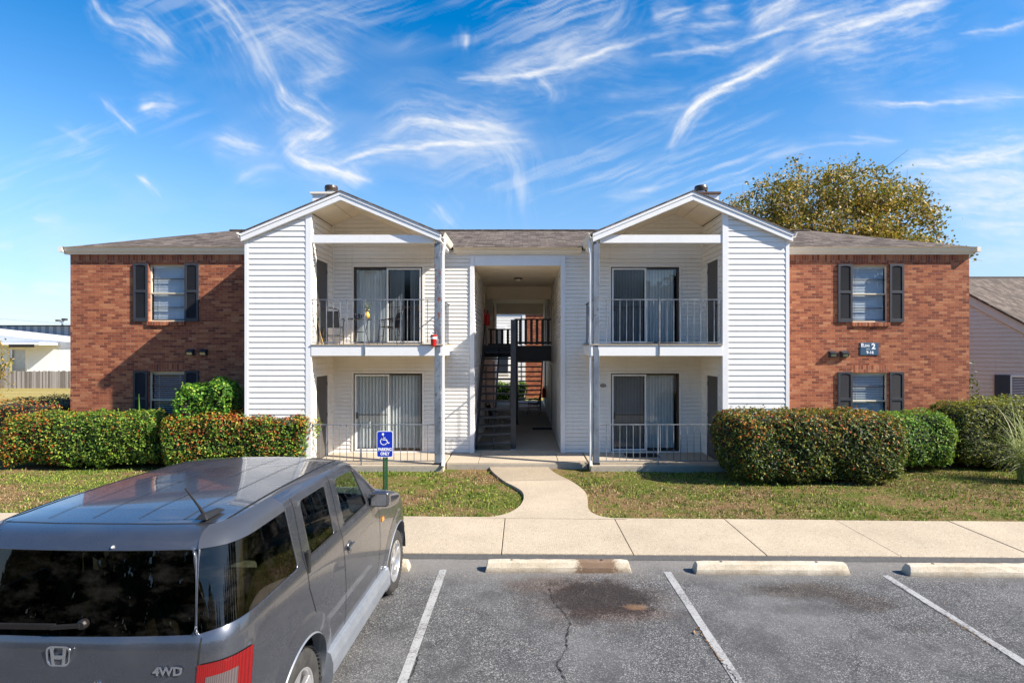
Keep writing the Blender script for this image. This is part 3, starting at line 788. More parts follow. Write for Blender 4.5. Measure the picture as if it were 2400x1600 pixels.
# --- bays
def bay(sg,white_side_up,white_side_lo,ph,rusty):
    X=lambda l: C+sg*l
    apex=4.13
    rt=lambda l: 6.46-.416*abs(l-apex)            # roof top height
    und=lambda l: rt(l)-.17                        # soffit underside
    # solid gable wall
    b=MB(); a0,a1=4.90,6.395
    lapped(b,[(X(a0),-.1),(X(a1),-.1),(X(a1),und(a1)),(X(a0),und(a0))],front_plane(yF),0,lap=.131,out=.018,z0=-.1)
    b.build('siding_wall',M['siding'],BLD)
    # backing, outer side wall, partition inner face
    b=MB(); b.box(X(4.92),X(6.38),yF+.001,yF+.05,-.3,und(6.38)); b.build('wall_backing',M['siding2'],BLD)
    b=MB(); lapped(b,[(yF+.03,-.3),(yK+.02,-.3),(yK+.02,und(6.38)),(yF+.03,und(6.38))],side_plane(X(6.395),sg),0,lap=.131,out=.020,z0=-.3); b.build('siding_wall',M['siding'],BLD)
    dh=[(13.50,14.30,Z0,2.07),(13.50,14.30,Z2,4.93)]
    b=MB()
    for q in rect_holes(yF+.02,yB,-.1,und(4.88)-.03,dh):
        lapped(b,[(q[0],q[2]),(q[1],q[2]),(q[1],q[3]),(q[0],q[3])],side_plane(X(4.88),-sg),0,lap=.131,out=.020,z0=-.1)
    b.build('siding_wall',M['siding2'],BLD)
    for (y0,y1,z0,z1) in dh:
        b=MB(); t=.06
        x0,x1=X(4.88)-sg*.022,X(4.88)+sg*.03
        b.box(x0,x1,y0-t,y0,z0,z1+t); b.box(x0,x1,y1,y1+t,z0,z1+t); b.box(x0,x1,y0,y1,z1,z1+t)
        fr=b.build('door_frame',M['siding2'],BLD)
        b=MB(); b.box(X(4.88)+sg*.004,X(4.88)+sg*.035,y0,y1,z0+.01,z1)
        d=b.build('closet_door',M['doorpaint'],BLD)
        b=MB(); b.tube([(X(4.88)-sg*.05,y0+.07,z0+.95),(X(4.88)+sg*.01,y0+.07,z0+.95)],[.022,.012],10); b.build('door_knob',M['bronze'],d)
        for hz in (.25,1.0,1.8): b=MB(); b.box(X(4.88)-sg*.006,X(4.88)+sg*.01,y1-.02,y1-.002,z0+hz,z0+hz+.09); b.build('hinge',M['bronze'],d)
    # corner boards
    b=MB(); b.prism([(X(4.845),-.15),(X(4.98),-.15),(X(4.98),und(4.98)),(X(4.845),und(4.845))],yF-.022,yF+.05)
    b.prism([(X(6.335),-.15),(X(6.42),-.15),(X(6.42),und(6.42)),(X(6.335),und(6.335))],yF-.022,yF+.05)
    b.build('corner_board',M['trim'],BLD,bevel=.003)
    # back wall of the recess + connector up to the breezeway, with gable triangle
    dx0,dx1=ph
    holes=[(min(X(dx0),X(dx1)),max(X(dx0),X(dx1)),Z0+.03,2.10),(min(X(dx0),X(dx1)),max(X(dx0),X(dx1)),Z2+.02,4.90)]
    b=MB(); u0,u1=sorted((X(1.20),X(4.88)))
    for q in rect_holes(u0,u1,Z0,5.15,holes):
        lapped(b,[(q[0],q[2]),(q[1],q[2]),(q[1],q[3]),(q[0],q[3])],front_plane(yB),0,lap=.102,out=.020,z0=Z0)
    g_=[(X(1.95),5.15),(X(4.88),5.15),(X(4.88),und(4.88)),(X(apex),und(apex)),(X(1.95),und(1.95))]
    lapped(b,g_,front_plane(yB),0,lap=.102,out=.020,z0=Z0+.102*50)
    b.build('siding_wall',M['siding2'],BLD)
    # inside corner post
    b=MB(); b.box(X(4.88)-sg*.03,X(4.88),yB-.03,yB,Z0,und(4.88)); b.build('corner_board',M['siding2'],BLD)
    # cathedral ceiling
    b=MB()
    for l0,l1 in ((1.80,apex),(apex,4.88)):
        b.quad((X(l0),yF-.03,und(l0)),(X(l1),yF-.03,und(l1)),(X(l1),yB,und(l1)),(X(l0),yB,und(l0)))
    # thin panel joints
    b.build('porch_ceiling',M['soffit'],BLD)
    for l in (2.75,4.35):
        b=MB(); b.bar((X(l),yF+.05,und(l)-.002),(X(l),yB,und(l)-.002),.012,.004); b.build('ceiling_joint',M['foundation'],BLD)
    b=MB(); pts=[(X(1.98),und(1.98)-.02),(X(apex),und(apex)-.02),(X(4.86),und(4.86)-.02)]
    for p,q in zip(pts,pts[1:]): b.bar((p[0],yB-.02,p[1]),(q[0],yB-.02,q[1]),.02,.03)
    b.build('gable_moulding',M['siding2'],BLD)
    # beam
    b=MB(); b.box(X(1.96),X(4.845),yF-.005,yF+.09,5.245,5.435); b.build('porch_beam',M['trim'],BLD,bevel=.004)
    b=MB(); b.box(X(1.80),X(1.94),yF+.06,yB,5.25,5.43); b.build('porch_beam',M['trim'],BLD,bevel=.004)
    # rake boards
    for l0,l1 in ((1.78,apex),(apex,6.47)):
        b=MB(); b.prism([(X(l0),rt(l0)-.035),(X(l1),rt(l1)-.035),(X(l1),rt(l1)-.225),(X(l0),rt(l0)-.225)],yF-.10,yF-.026); b.build('rake_board',M['trim'],BLD,bevel=.003)
        b=MB(); b.prism([(X(l0),rt(l0)-.03),(X(l1),rt(l1)-.03),(X(l1),rt(l1)-.10),(X(l0),rt(l0)-.10)],yF-.116,yF-.101); b.build('rake_trim',M['trim'],BLD)
    # gable roof
    b=MB()
    for l0,l1 in ((1.76,apex),(apex,6.49)):
        p=[(X(l0),yF-.13,rt(l0)),(X(l1),yF-.13,rt(l1)),(X(l1),17.3,rt(l1)),(X(l0),17.3,rt(l0))]
        lo=[(x,y,z-.03) for x,y,z in p]
        b.add(p+lo,[(0,1,2,3),(4,7,6,5),(0,4,5,1),(1,5,6,2),(3,2,6,7),(0,3,7,4)])
    b.build('roof',M['shingle'],BLD,uv=lambda v:(v[1],(v[0])*1.08))
    # eave gutters of the bay: open end profile
    for l,s in ((1.78,-1),(6.47,1)):
        b=MB(); pr=[(0,-.125),(.055,-.125),(.095,-.03),(.105,0),(.09,0),(.05,-.10),(0,-.10)]
        z=rt(l)-.01; ye=yK-.06
        vs=[(X(l+s*px),yF-.10,z+pz_) for px,pz_ in pr]+[(X(l+s*px),ye,z+pz_) for px,pz_ in pr]; n=len(pr)
        b.add(vs,[(i,(i+1)%n,(i+1)%n+n,i+n) for i in range(n)]+[tuple(range(n)),tuple(range(2*n-1,n-1,-1))]); b.build('gutter',M['gutter'],BLD)
        b=MB(); b.box(X(l),X(l)-sg*s*.10,yF-.02,ye,rt(l)-.21,rt(l)-.135); b.box(X(l)-sg*s*.10,X(l)-sg*s*.13,yF-.02,ye,rt(l)-.29,rt(l)-.20); b.build('fascia',M['trim'],BLD)
    # corner post
    b=MB(); 
    q=random.Random(4+sg); n=22; h=.072; st=len(b.v)
    for i in range(n+1):
        z=Z0-.02+(5.25-Z0)*i/n
        for cx,cy in ((-1,-1),(1,-1),(1,1),(-1,1)):
            b.v.append((X(1.87)+cx*(h+q.uniform(-.004,.004)),yF+.04+cy*(h+q.uniform(-.004,.004)),z))
    for i in range(n):
        for k in range(4): b.f.append((st+i*4+k,st+i*4+(k+1)%4,st+(i+1)*4+(k+1)%4,st+(i+1)*4+k)); b.m.append(0)
    b.f.append(tuple(st+n*4+k for k in range(4))); b.m.append(0)
    b.build('corner_post',M['post_rust'] if rusty else M['post'],BLD,bevel=.006)
    b=MB(); b.box(X(1.87)-.085,X(1.87)+.085,yF-.045,yF+.125,Z0,Z0+.05); b.build('post_foot',M['black_matte'],BLD,bevel=.004)
    # downspout with kicks
    b=MB(); xg=X(1.70); xp=X(1.74)
    P=[(xg,yF+.03,rt(1.78)-.10),(xg,yF+.03,rt(1.78)-.22),(X(1.745),yF+.02,rt(1.78)-.50),(X(1.745),yF+.02,.35),(X(1.745),yF+.02,.10),(X(1.73),yF-.13,.0)]
    for a,c in zip(P,P[1:]): b.bar(a,c,.055,.06,(0,1,0))
    b.build('downspout',M['trim'],BLD,bevel=.004)
    # balcony
    b=MB(); b.box(X(1.80),X(4.88),yF-.0,yB,2.60,2.83); b.build('balcony_floor',M['soffit'],BLD)
    b=MB(); b.box(X(1.74),X(4.845),yF-.03,yF-.001,2.585,2.825); b.build('balcony_fascia',M['trim'],BLD,bevel=.003)
    b=MB(); b.box(X(1.74),X(1.798),yF+.0,yB,2.585,2.825); b.build('balcony_fascia',M['trim'],BLD,bevel=.003)
    b=MB(); b.box(X(1.73),X(4.845),yF-.05,yB-.02,2.832,2.858); b.build('balcony_deck',M['slab'],BLD,bevel=.004)
    # railings
    def railing(z0,z1,side,mid,zf,bent=0):
        b=MB(); q=random.Random(z1)
        xa,xb=X(1.95),X(4.86); y=yF+.0
        b.bar((xa,y,z1),(xb,y,z1),.03,.020); b.bar((xa,y,z0),(xb,y,z0-bent*.0),.028,.018)
        n=18
        for i in range(1,n+1):
            x=xa+(xb-xa)*i/(n+.3); b.bar((x,y,z0),(x+q.uniform(-.004,.004),y,z1),.014,.014,(0,1,0))
        if side:
            xs=X(1.80)
            b.bar((xs,yF+.06,z1),(xs,yB,z1),.03,.022); b.bar((xs,yF+.06,z0),(xs,yB,z0),.028,.018)
            for i in range(1,10): yy=yF+.06+(yB-yF-.06)*i/10; b.bar((xs,yy,z0),(xs,yy,z1),.014,.014,(0,1,0))
        b.build('railing',M['rail'],BLD)
        b=MB(); b.bar((X(mid),yF-.045,zf),(X(mid),yF-.045,z1),.026,.022,(0,1,0)); b.bar((X(mid),yF-.045,z1),(X(mid),yF,z1),.03,.02); b.build('railing_post',M['rail'],BLD)
    railing(2.90,3.91,True,3.58 if sg<0 else 3.35,2.60)
    railing(.11,.965,False,3.66 if sg<0 else 3.32,Z0)
    # sliding doors
    for (zlo,zhi,white,opn) in ((Z2+.02,4.90,white_side_up,20),(Z0+.03,2.10,white_side_lo,20)):
        x0,x1=sorted((X(dx0),X(dx1)))
        b=MB(); t=.05
        b.box(x0-t,x0,yB-.03,yB+.02,zlo,zhi+t); b.box(x1,x1+t,yB-.03,yB+.02,zlo,zhi+t); b.box(x0,x1,yB-.03,yB+.02,zhi,zhi+t)
        b.build('door_trim',M['siding2'],BLD)
        b=MB(); f=.045; y=yB+.0
        b.box(x0,x0+f,y,y+.1,zlo,zhi); b.box(x1-f,x1,y,y+.1,zlo,zhi); b.box(x0+f,x1-f,y,y+.1,zhi-f,zhi); b.box(x0+f,x1-f,y,y+.1,zlo,zlo+.03)
        xm=(x0+x1)/2
        b.box(xm-.03,xm+.03,y+.03,y+.07,zlo+.03,zhi-f)
        fr=b.build('sliding_door',M['bronze'],BLD,bevel=.002)
        # screen panel with white frame on one side
        if white=='l': a,c=x0+.03,xm+.035
        else: a,c=xm-.035,x1-.03
        b=MB(); w=.042; yy=y-.012
        b.box(a,a+w,yy,yy+.025,zlo+.02,zhi-.03); b.box(c-w,c,yy,yy+.025,zlo+.02,zhi-.03); b.box(a+w,c-w,yy,yy+.025,zhi-.03-w,zhi-.03); b.box(a+w,c-w,yy,yy+.025,zlo+.02,zlo+.02+w)
        sp=b.build('screen_panel',M['white'],fr,bevel=.002)
        b=MB(); b.box(a+w,c-w,yy+.005,yy+.018,zlo+.95,zlo+.97); hx=a+w+.02 if white=='l' else c-w-.02
        b.box(hx-.018,hx+.018,yy-.03,yy+.0,zlo+.86,zlo+1.02); b.build('screen_handle',M['bronze'],fr)
        b=MB(); b.quad((a+w,yy+.03,zlo),(c-w,yy+.03,zlo),(c-w,yy+.03,zhi-.04),(a+w,yy+.03,zhi-.04)); b.build('screened_pane',M['glass_sc'] if not(sg<0 and white=='l') else M['glass'],fr)
        if white=='l': p,q=xm+.03,x1-f
        else: p,q=x0+f,xm-.03
        b=MB(); b.quad((p,y+.055,zlo+.03),(q,y+.055,zlo+.03),(q,y+.055,zhi-f),(p,y+.055,zhi-f)); b.build('pane',M['glass'],fr)
        # vertical blinds
        b=MB(); x=x0+.06; kq=random.Random(zlo+sg)
        gapx=x1-.42 if (sg<0 and white=='r') else None
        while x<x1-.06:
            ang=R(16+kq.uniform(-3,3)) if not (sg<0 and zlo<1) else R(32+kq.uniform(-6,6))
            if gapx and abs(x-gapx)<.05: x+=.082; continue
            hw=.043; dx_,dy_=hw*cos(ang),hw*sin(ang); z_a,z_b=zlo+.06,zhi-.06
            cx=x; cy=y+.17
            b.add([(cx-dx_,cy-dy_,z_a),(cx,cy-.006,z_a),(cx+dx_,cy+dy_,z_a),(cx-dx_,cy-dy_,z_b),(cx,cy-.006,z_b),(cx+dx_,cy+dy_,z_b)],[(0,1,4,3),(1,2,5,4)])
            x+=.088 if (sg<0 and zlo<1) else .080
        b.build('vertical_blinds',M['vblind'],fr)
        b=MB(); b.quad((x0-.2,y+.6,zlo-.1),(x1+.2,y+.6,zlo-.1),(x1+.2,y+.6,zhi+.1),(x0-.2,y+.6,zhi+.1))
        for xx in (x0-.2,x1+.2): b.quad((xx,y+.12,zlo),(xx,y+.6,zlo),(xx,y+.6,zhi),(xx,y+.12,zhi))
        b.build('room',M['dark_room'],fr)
    return X
XLb=bay(-1,'r','l',(2.51,4.32),True)
XRb=bay(1,'l','l',(2.46,4.26),False)
# patio slabs (ground structure)
for sg in(-1,1):
    b=MB(); a,c=sorted((C+sg*1.73,C+sg*4.88)); b.box(a,c,yF-.06,yB,-.35,Z0); struct(b.build('patio',M['slab'],bevel=.012))
    b=MB(); b.box(a+.01,c-.01,yF-.075,yF-.0605,-.35,Z0-.035); struct(b.build('patio_edge',M['foundation']))
b=MB(); b.box(C-1.70,C-.95,13.42,14.66,-.35,Z0-.008); b.box(C-.94,C+.99,13.42,14.66,-.35,Z0-.008); b.box(C+1.0,C+1.70,13.42,14.66,-.35,Z0-.008)
struct(b.build('entrance_slab',M['slab'],bevel=.01))
b=MB(); b.box(C-1.69,C+1.69,13.405,13.419,-.35,Z0-.045); struct(b.build('entrance_slab_edge',M['foundation']))
b=MB(); b.box(C-1.17,C+1.17,14.665,yE+1.0,-.3,Z0-.004); struct(b.build('breezeway_floor',M['walk']))
b=MB(); b.box(C-6.38,C+6.38,14.63,14.69,-1.3,Z0-.01); b.box(C+4.9,C+6.38,13.16,14.6,-1,-.1); b.box(C-6.38,C-4.9,13.16,14.6,-1,-.1); b.build('foundation',M['foundation'],BLD)
# --- breezeway
for sg in(-1,1):
    x=C+sg*1.17
    dh=[(19.1,20.0,Z0,2.08),(19.1,20.0,Z2,4.6),(24.4,25.3,Z0,2.08),(24.4,25.3,Z2,4.6)]
    b=MB()
    for q in rect_holes(yB,yE,Z0,4.95,dh): lapped(b,[(q[0],q[2]),(q[1],q[2]),(q[1],q[3]),(q[0],q[3])],side_plane(x,-sg),0,lap=.102,out=.020,z0=Z0)
    b.build('siding_wall',M['siding2'],BLD)
    for d in dh:
        b=MB(); b.box(x-sg*.0,x+sg*.03,d[0],d[1],d[2],d[3]); dd=b.build('entry_door',M['black'],BLD)
        b=MB(); b.box(x-sg*.03,x+sg*.0,d[0]-.08,d[0],d[2],d[3]+.08); b.box(x-sg*.03,x,d[1],d[1]+.08,d[2],d[3]+.08); b.box(x-sg*.03,x,d[0],d[1],d[3],d[3]+.08); b.build('door_frame',M['soffit'],BLD)
    b=MB(); b.box(x-sg*.03,x+sg*.085,yB-.04,yB+.06,Z0-.02,5.2); b.build('corner_board',M['trim'],BLD,bevel=.003)
b=MB(); b.box(C-1.139,C+1.139,yB-.02,yB+.08,4.935,5.20); b.build('header_beam',M['trim'],BLD,bevel=.003)
b=MB(); b.box(C-1.17,C+1.17,yB+.08,yE,4.94,4.99); b.build('breezeway_ceiling',M['soffit'],BLD)
b=MB(); b.box(C-1.16,C+1.16,19.9,20.15,4.50,4.94); b.build('cross_beam',M['soffit'],BLD)
b=MB(); b.box(C-1.16,C+1.16,yE-.15,yE,4.42,4.94); b.build('cross_beam',M['soffit'],BLD)
for y in(17.4,24.2):
    b=MB(); b.lathe([(.13,4.935),(.135,4.91),(.11,4.90)],(C+.0,y,0)); l=b.build('ceiling_light',M['bronze'],BLD,smooth=True)
    b=MB(); b.lathe([(.105,4.90),(.095,4.87),(.05,4.845),(.012,4.84)],(C+.0,y,0)); b.build('lamp_shade',M['gutter'],l,smooth=True)
# stairs
def flight(name,xa,xb,yb,yt,n,zt,mid=True):
    b=MB(); 
    for i in range(n):
        t=(i+1)/n; y=yb+(yt-yb)*(i+.5)/n; z=zt*t
        d=.14
        b.box(xa+.03,xb-.03,y-d,y+d,z-.045,z)
    b.build('stair_treads',M['black'],BLD,bevel=.004)
    for x in ([xa,xb]+([(xa+xb)/2] if mid else [])):
        b=MB(); b.bar((x,yb-.02*(1 if yt>yb else -1),.08),(x,yt,zt-.06),.045,.24 if x in(xa,xb) else .07,(0,0,1)); b.build('stair_stringer',M['black'],BLD)
flight('front',C-1.13,C-.17,15.0,18.6,14,2.84)
flight('rear',C-.07,C+.90,24.3,20.9,14,2.84,False)
b=MB(); b.box(C-1.165,C+1.165,20.0,20.9,2.66,2.84); b.box(C-1.165,C-.16,18.55,20.0,2.66,2.84); b.build('stair_landing',M['black'],BLD)
b=MB(); b.box(C-.10,C+1.165,19.955,19.999,2.28,2.66); b.build('landing_fascia',M['black'],BLD)
b=MB(); b.box(C-1.165,C-.16,18.50,18.549,2.45,2.82); b.build('landing_fascia',M['black'],BLD)
b=MB(); b.box(C-.185,C-.045,14.98,15.12,Z0+.03,3.53); b.build('stair_post',M['black'],BLD,bevel=.006)
b=MB(); b.box(C-.155,C-.03,19.86,19.99,Z0,3.8); b.build('stair_post',M['black'],BLD,bevel=.006)
b=MB(); b.box(C-.2,C-.03,14.96,15.14,Z0,Z0+.03); b.build('post_foot',M['galv'],BLD)
def guard(xa,xb,y,z0,z1,n):
    b=MB(); b.box(xa,xb,y-.05,y+.05,z1-.05,z1); b.box(xa,xb,y-.02,y+.02,z0,z0+.08)
    for i in range(n): x=xa+(xb-xa)*(i+.5)/n; b.box(x-.048,x+.048,y-.06,y-.021,z0-.03,z1-.05)
    b.build('stair_guard',M['black'],BLD,bevel=.003)
guard(C-.05,C+1.15,19.93,2.90,3.80,6); guard(C-1.15,C-.10,20.86,2.84,3.47,5)
# sloping handrails
for x in(C-1.10,C-.20): b=MB(); b.bar((x,15.1,1.05),(x,18.5,3.60),.04,.09); b.build('stair_handrail',M['black'],BLD)
# --- main roof: two parallel hips, gutters
def hip(y0,y1,x0,x1,z,p):
    w=(y1-y0)/2; zr=z+p*w; ym=(y0+y1)/2; a=[(x0,y0,z),(x1,y0,z),(x1,y1,z),(x0,y1,z)]; r0=(x0+w,ym,zr); r1=(x1-w,ym,zr)
    b=MB()
    if y0<15:
        k=lambda x,y:(x,y,z+p*(y-y0)); E=[a[0]]
        for l0,l1 in ((-6.43,-1.83),(1.83,6.43)): E+=[k(C+l0,y0),k(C+l0,14.77),k(C+l1,14.77),k(C+l1,y0)]
        E+=[a[1],r1,r0]
        fs=[(0,1,2,11),(2,3,10,11),(3,4,5,6),(3,6,7,10),(7,8,9,10)]; b.add(E,fs)
    else: b.add([a[0],a[1],r1,r0],[(0,1,2,3)])
    b.add([a[2],a[3],r0,r1],[(0,1,2,3)]); b.add([a[3],a[0],r0],[(0,1,2)]); b.add([a[1],a[2],r1],[(0,1,2)])
    b.box(x0+.02,x1-.02,y0+.35,y1-.02,z-.06,z-.005)
    b.build('roof',M['shingle'],BLD,uv=lambda v:(v[0]+v[1]*.0,(v[1])*1.06+(v[2])*.0) )
    b=MB(); b.bar(r0,r1,.22,.03); 
    b.build('ridge_cap',M['shingle'],BLD,uv=lambda v:(v[1]*.5,v[0]))
    return
hip(14.46,20.24,XL-.10,XR+.10,5.375,.358); hip(20.6,yE+.3,XL-.1,XR+.1,5.375,.30)
def gut(x0,x1,yo,yi,ztop=5.385,h=.125,nm='gutter'):
    b=MB(); pr=[(0,0),(.02,-.0),(.055,-.04),(.06,-.075),(.10,-h),(.16,-h),(.16,-.02)]
    n=len(pr); vs=[(x0,yo+a,ztop+c) for a,c in pr]+[(x1,yo+a,ztop+c) for a,c in pr]
    b.add(vs,[(i,(i+1)%n,(i+1)%n+n,i+n) for i in range(n)]+[tuple(range(n))[::-1],tuple(range(n,2*n))]); b.build(nm,M['gutter'],BLD)
    b=MB(); b.box(x0+.05,x1-.05,yo+.13,yi,zEave+.001,5.365); b.build('fascia',M['gutter'],BLD)
gut(XL-.16,C-6.50,yK-.19,yK-.004); gut(C+6.50,XR+.16,yK-.19,yK-.004); gut(C-1.68,C+1.68,yK-.10,yB-.001)
b=MB(); b.box(XL-.06,XL,yK-.05,yE,zEave,5.37); b.box(XR,XR+.06,yK-.05,yE,zEave,5.37); b.build('fascia',M['gutter'],BLD)
b=MB(); b.box(XL-.16,XL-.06,yK-.19,yE,5.26,5.385); b.box(XR+.06,XR+.16,yK-.19,yE,5.26,5.385); b.build('gutter',M['gutter'],BLD)
# wall strip between breezeway boards and eave
b=MB(); b.box(C-4.9,C+4.9,yB+.0,yB+.05,5.14,5.35); b.build('frieze',M['trim'],BLD)
# chimneys
def chimney(x,capx,y=16.2):
    s=FOC/y
    z=lambda py: CAMZ-(py-796)/s
    X=lambda px:(px-1200)/s
    x0,x1=X(capx[0]),X(capx[1])
    b=MB(); b.box(x0,x1,y-.28,y+.28,5.6,z(452)); c=b.build('chimney',M['trim'],BLD)
    b=MB(); b.box(x0-.05,x1+.05,y-.33,y+.33,z(452)+.001,z(449)+.02); b.build('chimney_cap',M['gutter'] if capx[2] else M['rust_cap'],c)
    fx=X(x)
    b=MB(); b.lathe([(.13,z(452)),(.13,z(437)),(.165,z(437)),(.175,z(432)),(.165,z(428)),(.0,z(427.5))],(fx,y,0)); b.build('flue',M['galv'],c,smooth=False)
    b=MB(); b.lathe([(.178,z(440)),(.19,z(433)),(.175,z(428)),(.05,z(427)),(.0,z(427))],(fx,y,0)); b.build('flue_cap',M['bronze'],c,smooth=False)
chimney(761,(726,778,1)); chimney(1610,(1594,1643,0))
# things on the walls
def text_mesh(body,size,mat,parent,loc,name='lettering',ext=.0015,sx=1,align='CENTER',rot=(R(90),0,0),bold=0):
    cu=bpy.data.curves.new(name,'FONT'); cu.body=body; cu.size=size; cu.extrude=ext; cu.align_x=align; cu.offset=bold; cu.resolution_u=3
    o=bpy.data.objects.new('tmp',cu); COL.objects.link(o)
    bpy.context.view_layer.update(); dg=bpy.context.evaluated_depsgraph_get()
    me=bpy.data.meshes.new_from_object(o.evaluated_get(dg)); bpy.data.objects.remove(o); bpy.data.curves.remove(cu)
    me.materials.clear(); me.materials.append(mat); me.name=name
    r=bpy.data.objects.new(name,me); COL.objects.link(r); r.parent=parent; r.location=loc; r.rotation_euler=rot; r.scale=(sx,1,1)
    return r
sx0,sx1,sz0,sz1=8.855,9.335,2.58,2.905; sc=((sx0+sx1)/2,yK-.012,(sz0+sz1)/2)
S=empty('building_sign',(sc[0],yK,sc[2])); tag(S,'small slate blue plate reading Bldg 2, 9-16 on the right brick wall','sign')
b=MB(); b.box(sx0,sx1,yK-.02,yK-.002,sz0,sz1); b.build('panel',M['sign_slate'],S,bevel=.004)
text_mesh('B',.13,M['sign_white'],S,(-.19,-.022,.055),bold=.003); text_mesh('LDG',.085,M['sign_white'],S,(-.085,-.022,.055),bold=.003)
text_mesh('2',.20,M['sign_white'],S,(.10,-.022,.0),bold=.008); text_mesh('APTS',.045,M['sign_white'],S,(-.045,-.022,-.02)); text_mesh('9-16',.105,M['sign_white'],S,(.01,-.022,-.125),bold=.003)
# oval house plaque by the right ground floor slider
P_=empty('wall_plaque',W(1385,885,yB)); tag(P_,'small dark oval plaque on the siding left of the lower right sliding door','plaque')
b=MB(); b.lathe([(.06,-.026),(.07,-.02),(.07,-.012)],axis='y',n=24)
pl=b.build('plate',M['bronze'],P_,local=True); pl.scale=(1.15,1,.62)
b=MB()
for i in range(3): b.box(-.045+i*.032,-.022+i*.032,-.03,-.026,-.012,.014)
b.build('emblem',M['gutter'],P_,local=True)
# red extinguisher cabinets
def ext(loc,sg,label):
    e=empty('fire_extinguisher',loc); tag(e,label,'fire extinguisher','fire extinguishers on the breezeway walls')
    b=MB(); b.lathe([(.0,-.24),(.07,-.24),(.075,-.22),(.075,.10),(.06,.15),(.025,.18),(.025,.2)],n=16); b.build('cylinder',M['red'],e,smooth=True,local=True)
    b=MB(); b.box(-.03,.03,-.05,.05,.2,.23); b.bar((0,-.03,.22),(0,-.11,.27),.02,.02); b.tube([(0,.03,.2),(0,.1,.15),(0,.1,-.1)],.01,6); b.build('handle',M['black'],e,local=True)
    b=MB(); b.box(sg*.076,sg*.115,-.09,.09,-.26,.3); b.build('bracket',M['red'],e,local=True)
ext((C-1.05,18.75,3.75),-1,'red fire extinguisher high on the left wall above the stairs')
ext((C+1.05,24.0,.85),1,'red fire extinguisher low on the right wall behind the stairs')
# ------------------------------------------------------------------ balcony things
FZ=2.858
def patio_chair(loc,rz,label,grp='dark metal sling chairs'):
    r=empty('patio_chair',loc,rz); tag(r,label,'chair',grp)
    b=MB()       # frame : faces -Y (front)
    for s in(-1,1):
        x=s*.25
        b.tube([(x,-.24,0),(x,-.20,.40),(x,-.14,.44)],.011,6)
        b.tube([(x,.26,0),(x,.16,.40),(x*.98,.20,.62),(x*.92,.27,.82),(x*.7,.285,.86),(0,.29,.875)],.011,6)
        b.tube([(x,-.14,.44),(x,.17,.40)],.011,6)
        b.tube([(x*1.12,-.20,.60),(x*1.14,.0,.635),(x*1.08,.2,.61)],[.014,.018,.014],6); b.tube([(x*1.1,-.18,.60),(x,-.20,.42)],.010,6)
    b.tube([(-.25,-.22,.2),(.25,-.22,.2)],.008,6); b.tube([(-.25,.2,.22),(.25,.2,.22)],.008,6)
    b.build('frame',M['chair_metal'],r,local=True,smooth=True)
    b=MB(); b.add([(-.235,-.15,.445),(.235,-.15,.445),(.235,.16,.405),(-.235,.16,.405),(-.235,0,.405),(.235,0,.405)],[(0,1,5,4),(4,5,2,3)]); b.build('seat',M['sling'],r,local=True)
    b=MB(); b.add([(-.235,.165,.40),(.235,.165,.40),(.225,.215,.62),(-.225,.215,.62),(.215,.262,.80),(-.215,.262,.80)],[(0,1,2,3),(3,2,4,5)]); b.build('backrest',M['sling'],r,local=True)
    return r
ch=patio_chair((-4.72,13.75,FZ),R(188),'dark sling chair with its back turned, left of the balcony table')
patio_chair((-3.30,13.85,FZ),R(-62),'dark sling chair turned sideways, right of the balcony table')
patio_chair((C-.78,18.9,Z0),R(80),'dark chair standing under the stairs in the breezeway','dark chairs in the breezeway')
patio_chair((C+.62,23.0,Z0),R(-100),'dark chair standing far back along the right breezeway wall','dark chairs in the breezeway')
T=empty('bistro_table',(-3.98,13.62,FZ)); tag(T,'small round black metal table between two chairs on the balcony','table')
b=MB(); b.lathe([(.27,.60),(.285,.605),(.285,.62),(.27,.628)],n=28); b.build('table_top',M['black'],T,local=True)
for k in range(3):
    a=2*pi*k/3+.4; b=MB(); b.tube([(.20*cos(a),.20*sin(a),.60),(.14*cos(a),.14*sin(a),.32),(.23*cos(a),.23*sin(a),0)],.011,6); b.build('leg',M['chair_metal'],T,local=True)
b=MB(); b.tube([(.13*cos(2*pi*k/18),.13*sin(2*pi*k/18),.3) for k in range(19)],.007,5); b.build('ring_brace',M['chair_metal'],T,local=True)
def mug(loc,label):
    r=empty('mug',loc); tag(r,label,'mug','dark mugs on the balcony table')
    b=MB(); b.lathe([(.036,0),(.046,.10),(.048,.115),(.042,.112),(.034,.01)],n=16); b.build('cup',M['glass_cup'],r,local=True,smooth=True)
    b=MB(); b.tube([(.044+.0,0,.09),(.075,0,.085),(.075,0,.045),(.042,0,.035)],.006,6); b.build('handle',M['glass_cup'],r,local=True)
mug((-4.06,13.52,FZ+.628),'dark mug on the left of the balcony table'); mug((-3.95,13.56,FZ+.628),'dark mug beside the vase on the balcony table')
V=empty('flower_vase',(-3.80,13.6,FZ+.628)); tag(V,'yellow vase of pale flowers on the balcony table','vase')
b=MB(); b.lathe([(.045,0),(.075,.05),(.07,.11),(.04,.15),(.048,.165)],n=18); b.build('vase',M['yellow'],V,local=True,smooth=True)
b=MB(); q=random.Random(8)
for i in range(46):
    a=q.uniform(0,2*pi); rr_=q.uniform(0,.085); z=.19+q.uniform(0,.17); c=Vector((rr_*cos(a)+.0,rr_*sin(a),z)); s=.02
    u=Vector((q.uniform(-1,1),q.uniform(-1,1),q.uniform(-1,1))).normalized()*s; w=u.cross(Vector((.3,.5,.8))).normalized()*s
    b.quad(c-u,c-w,c+u,c+w)
b.build('flowers',M['flower'],V,local=True)
b=MB()
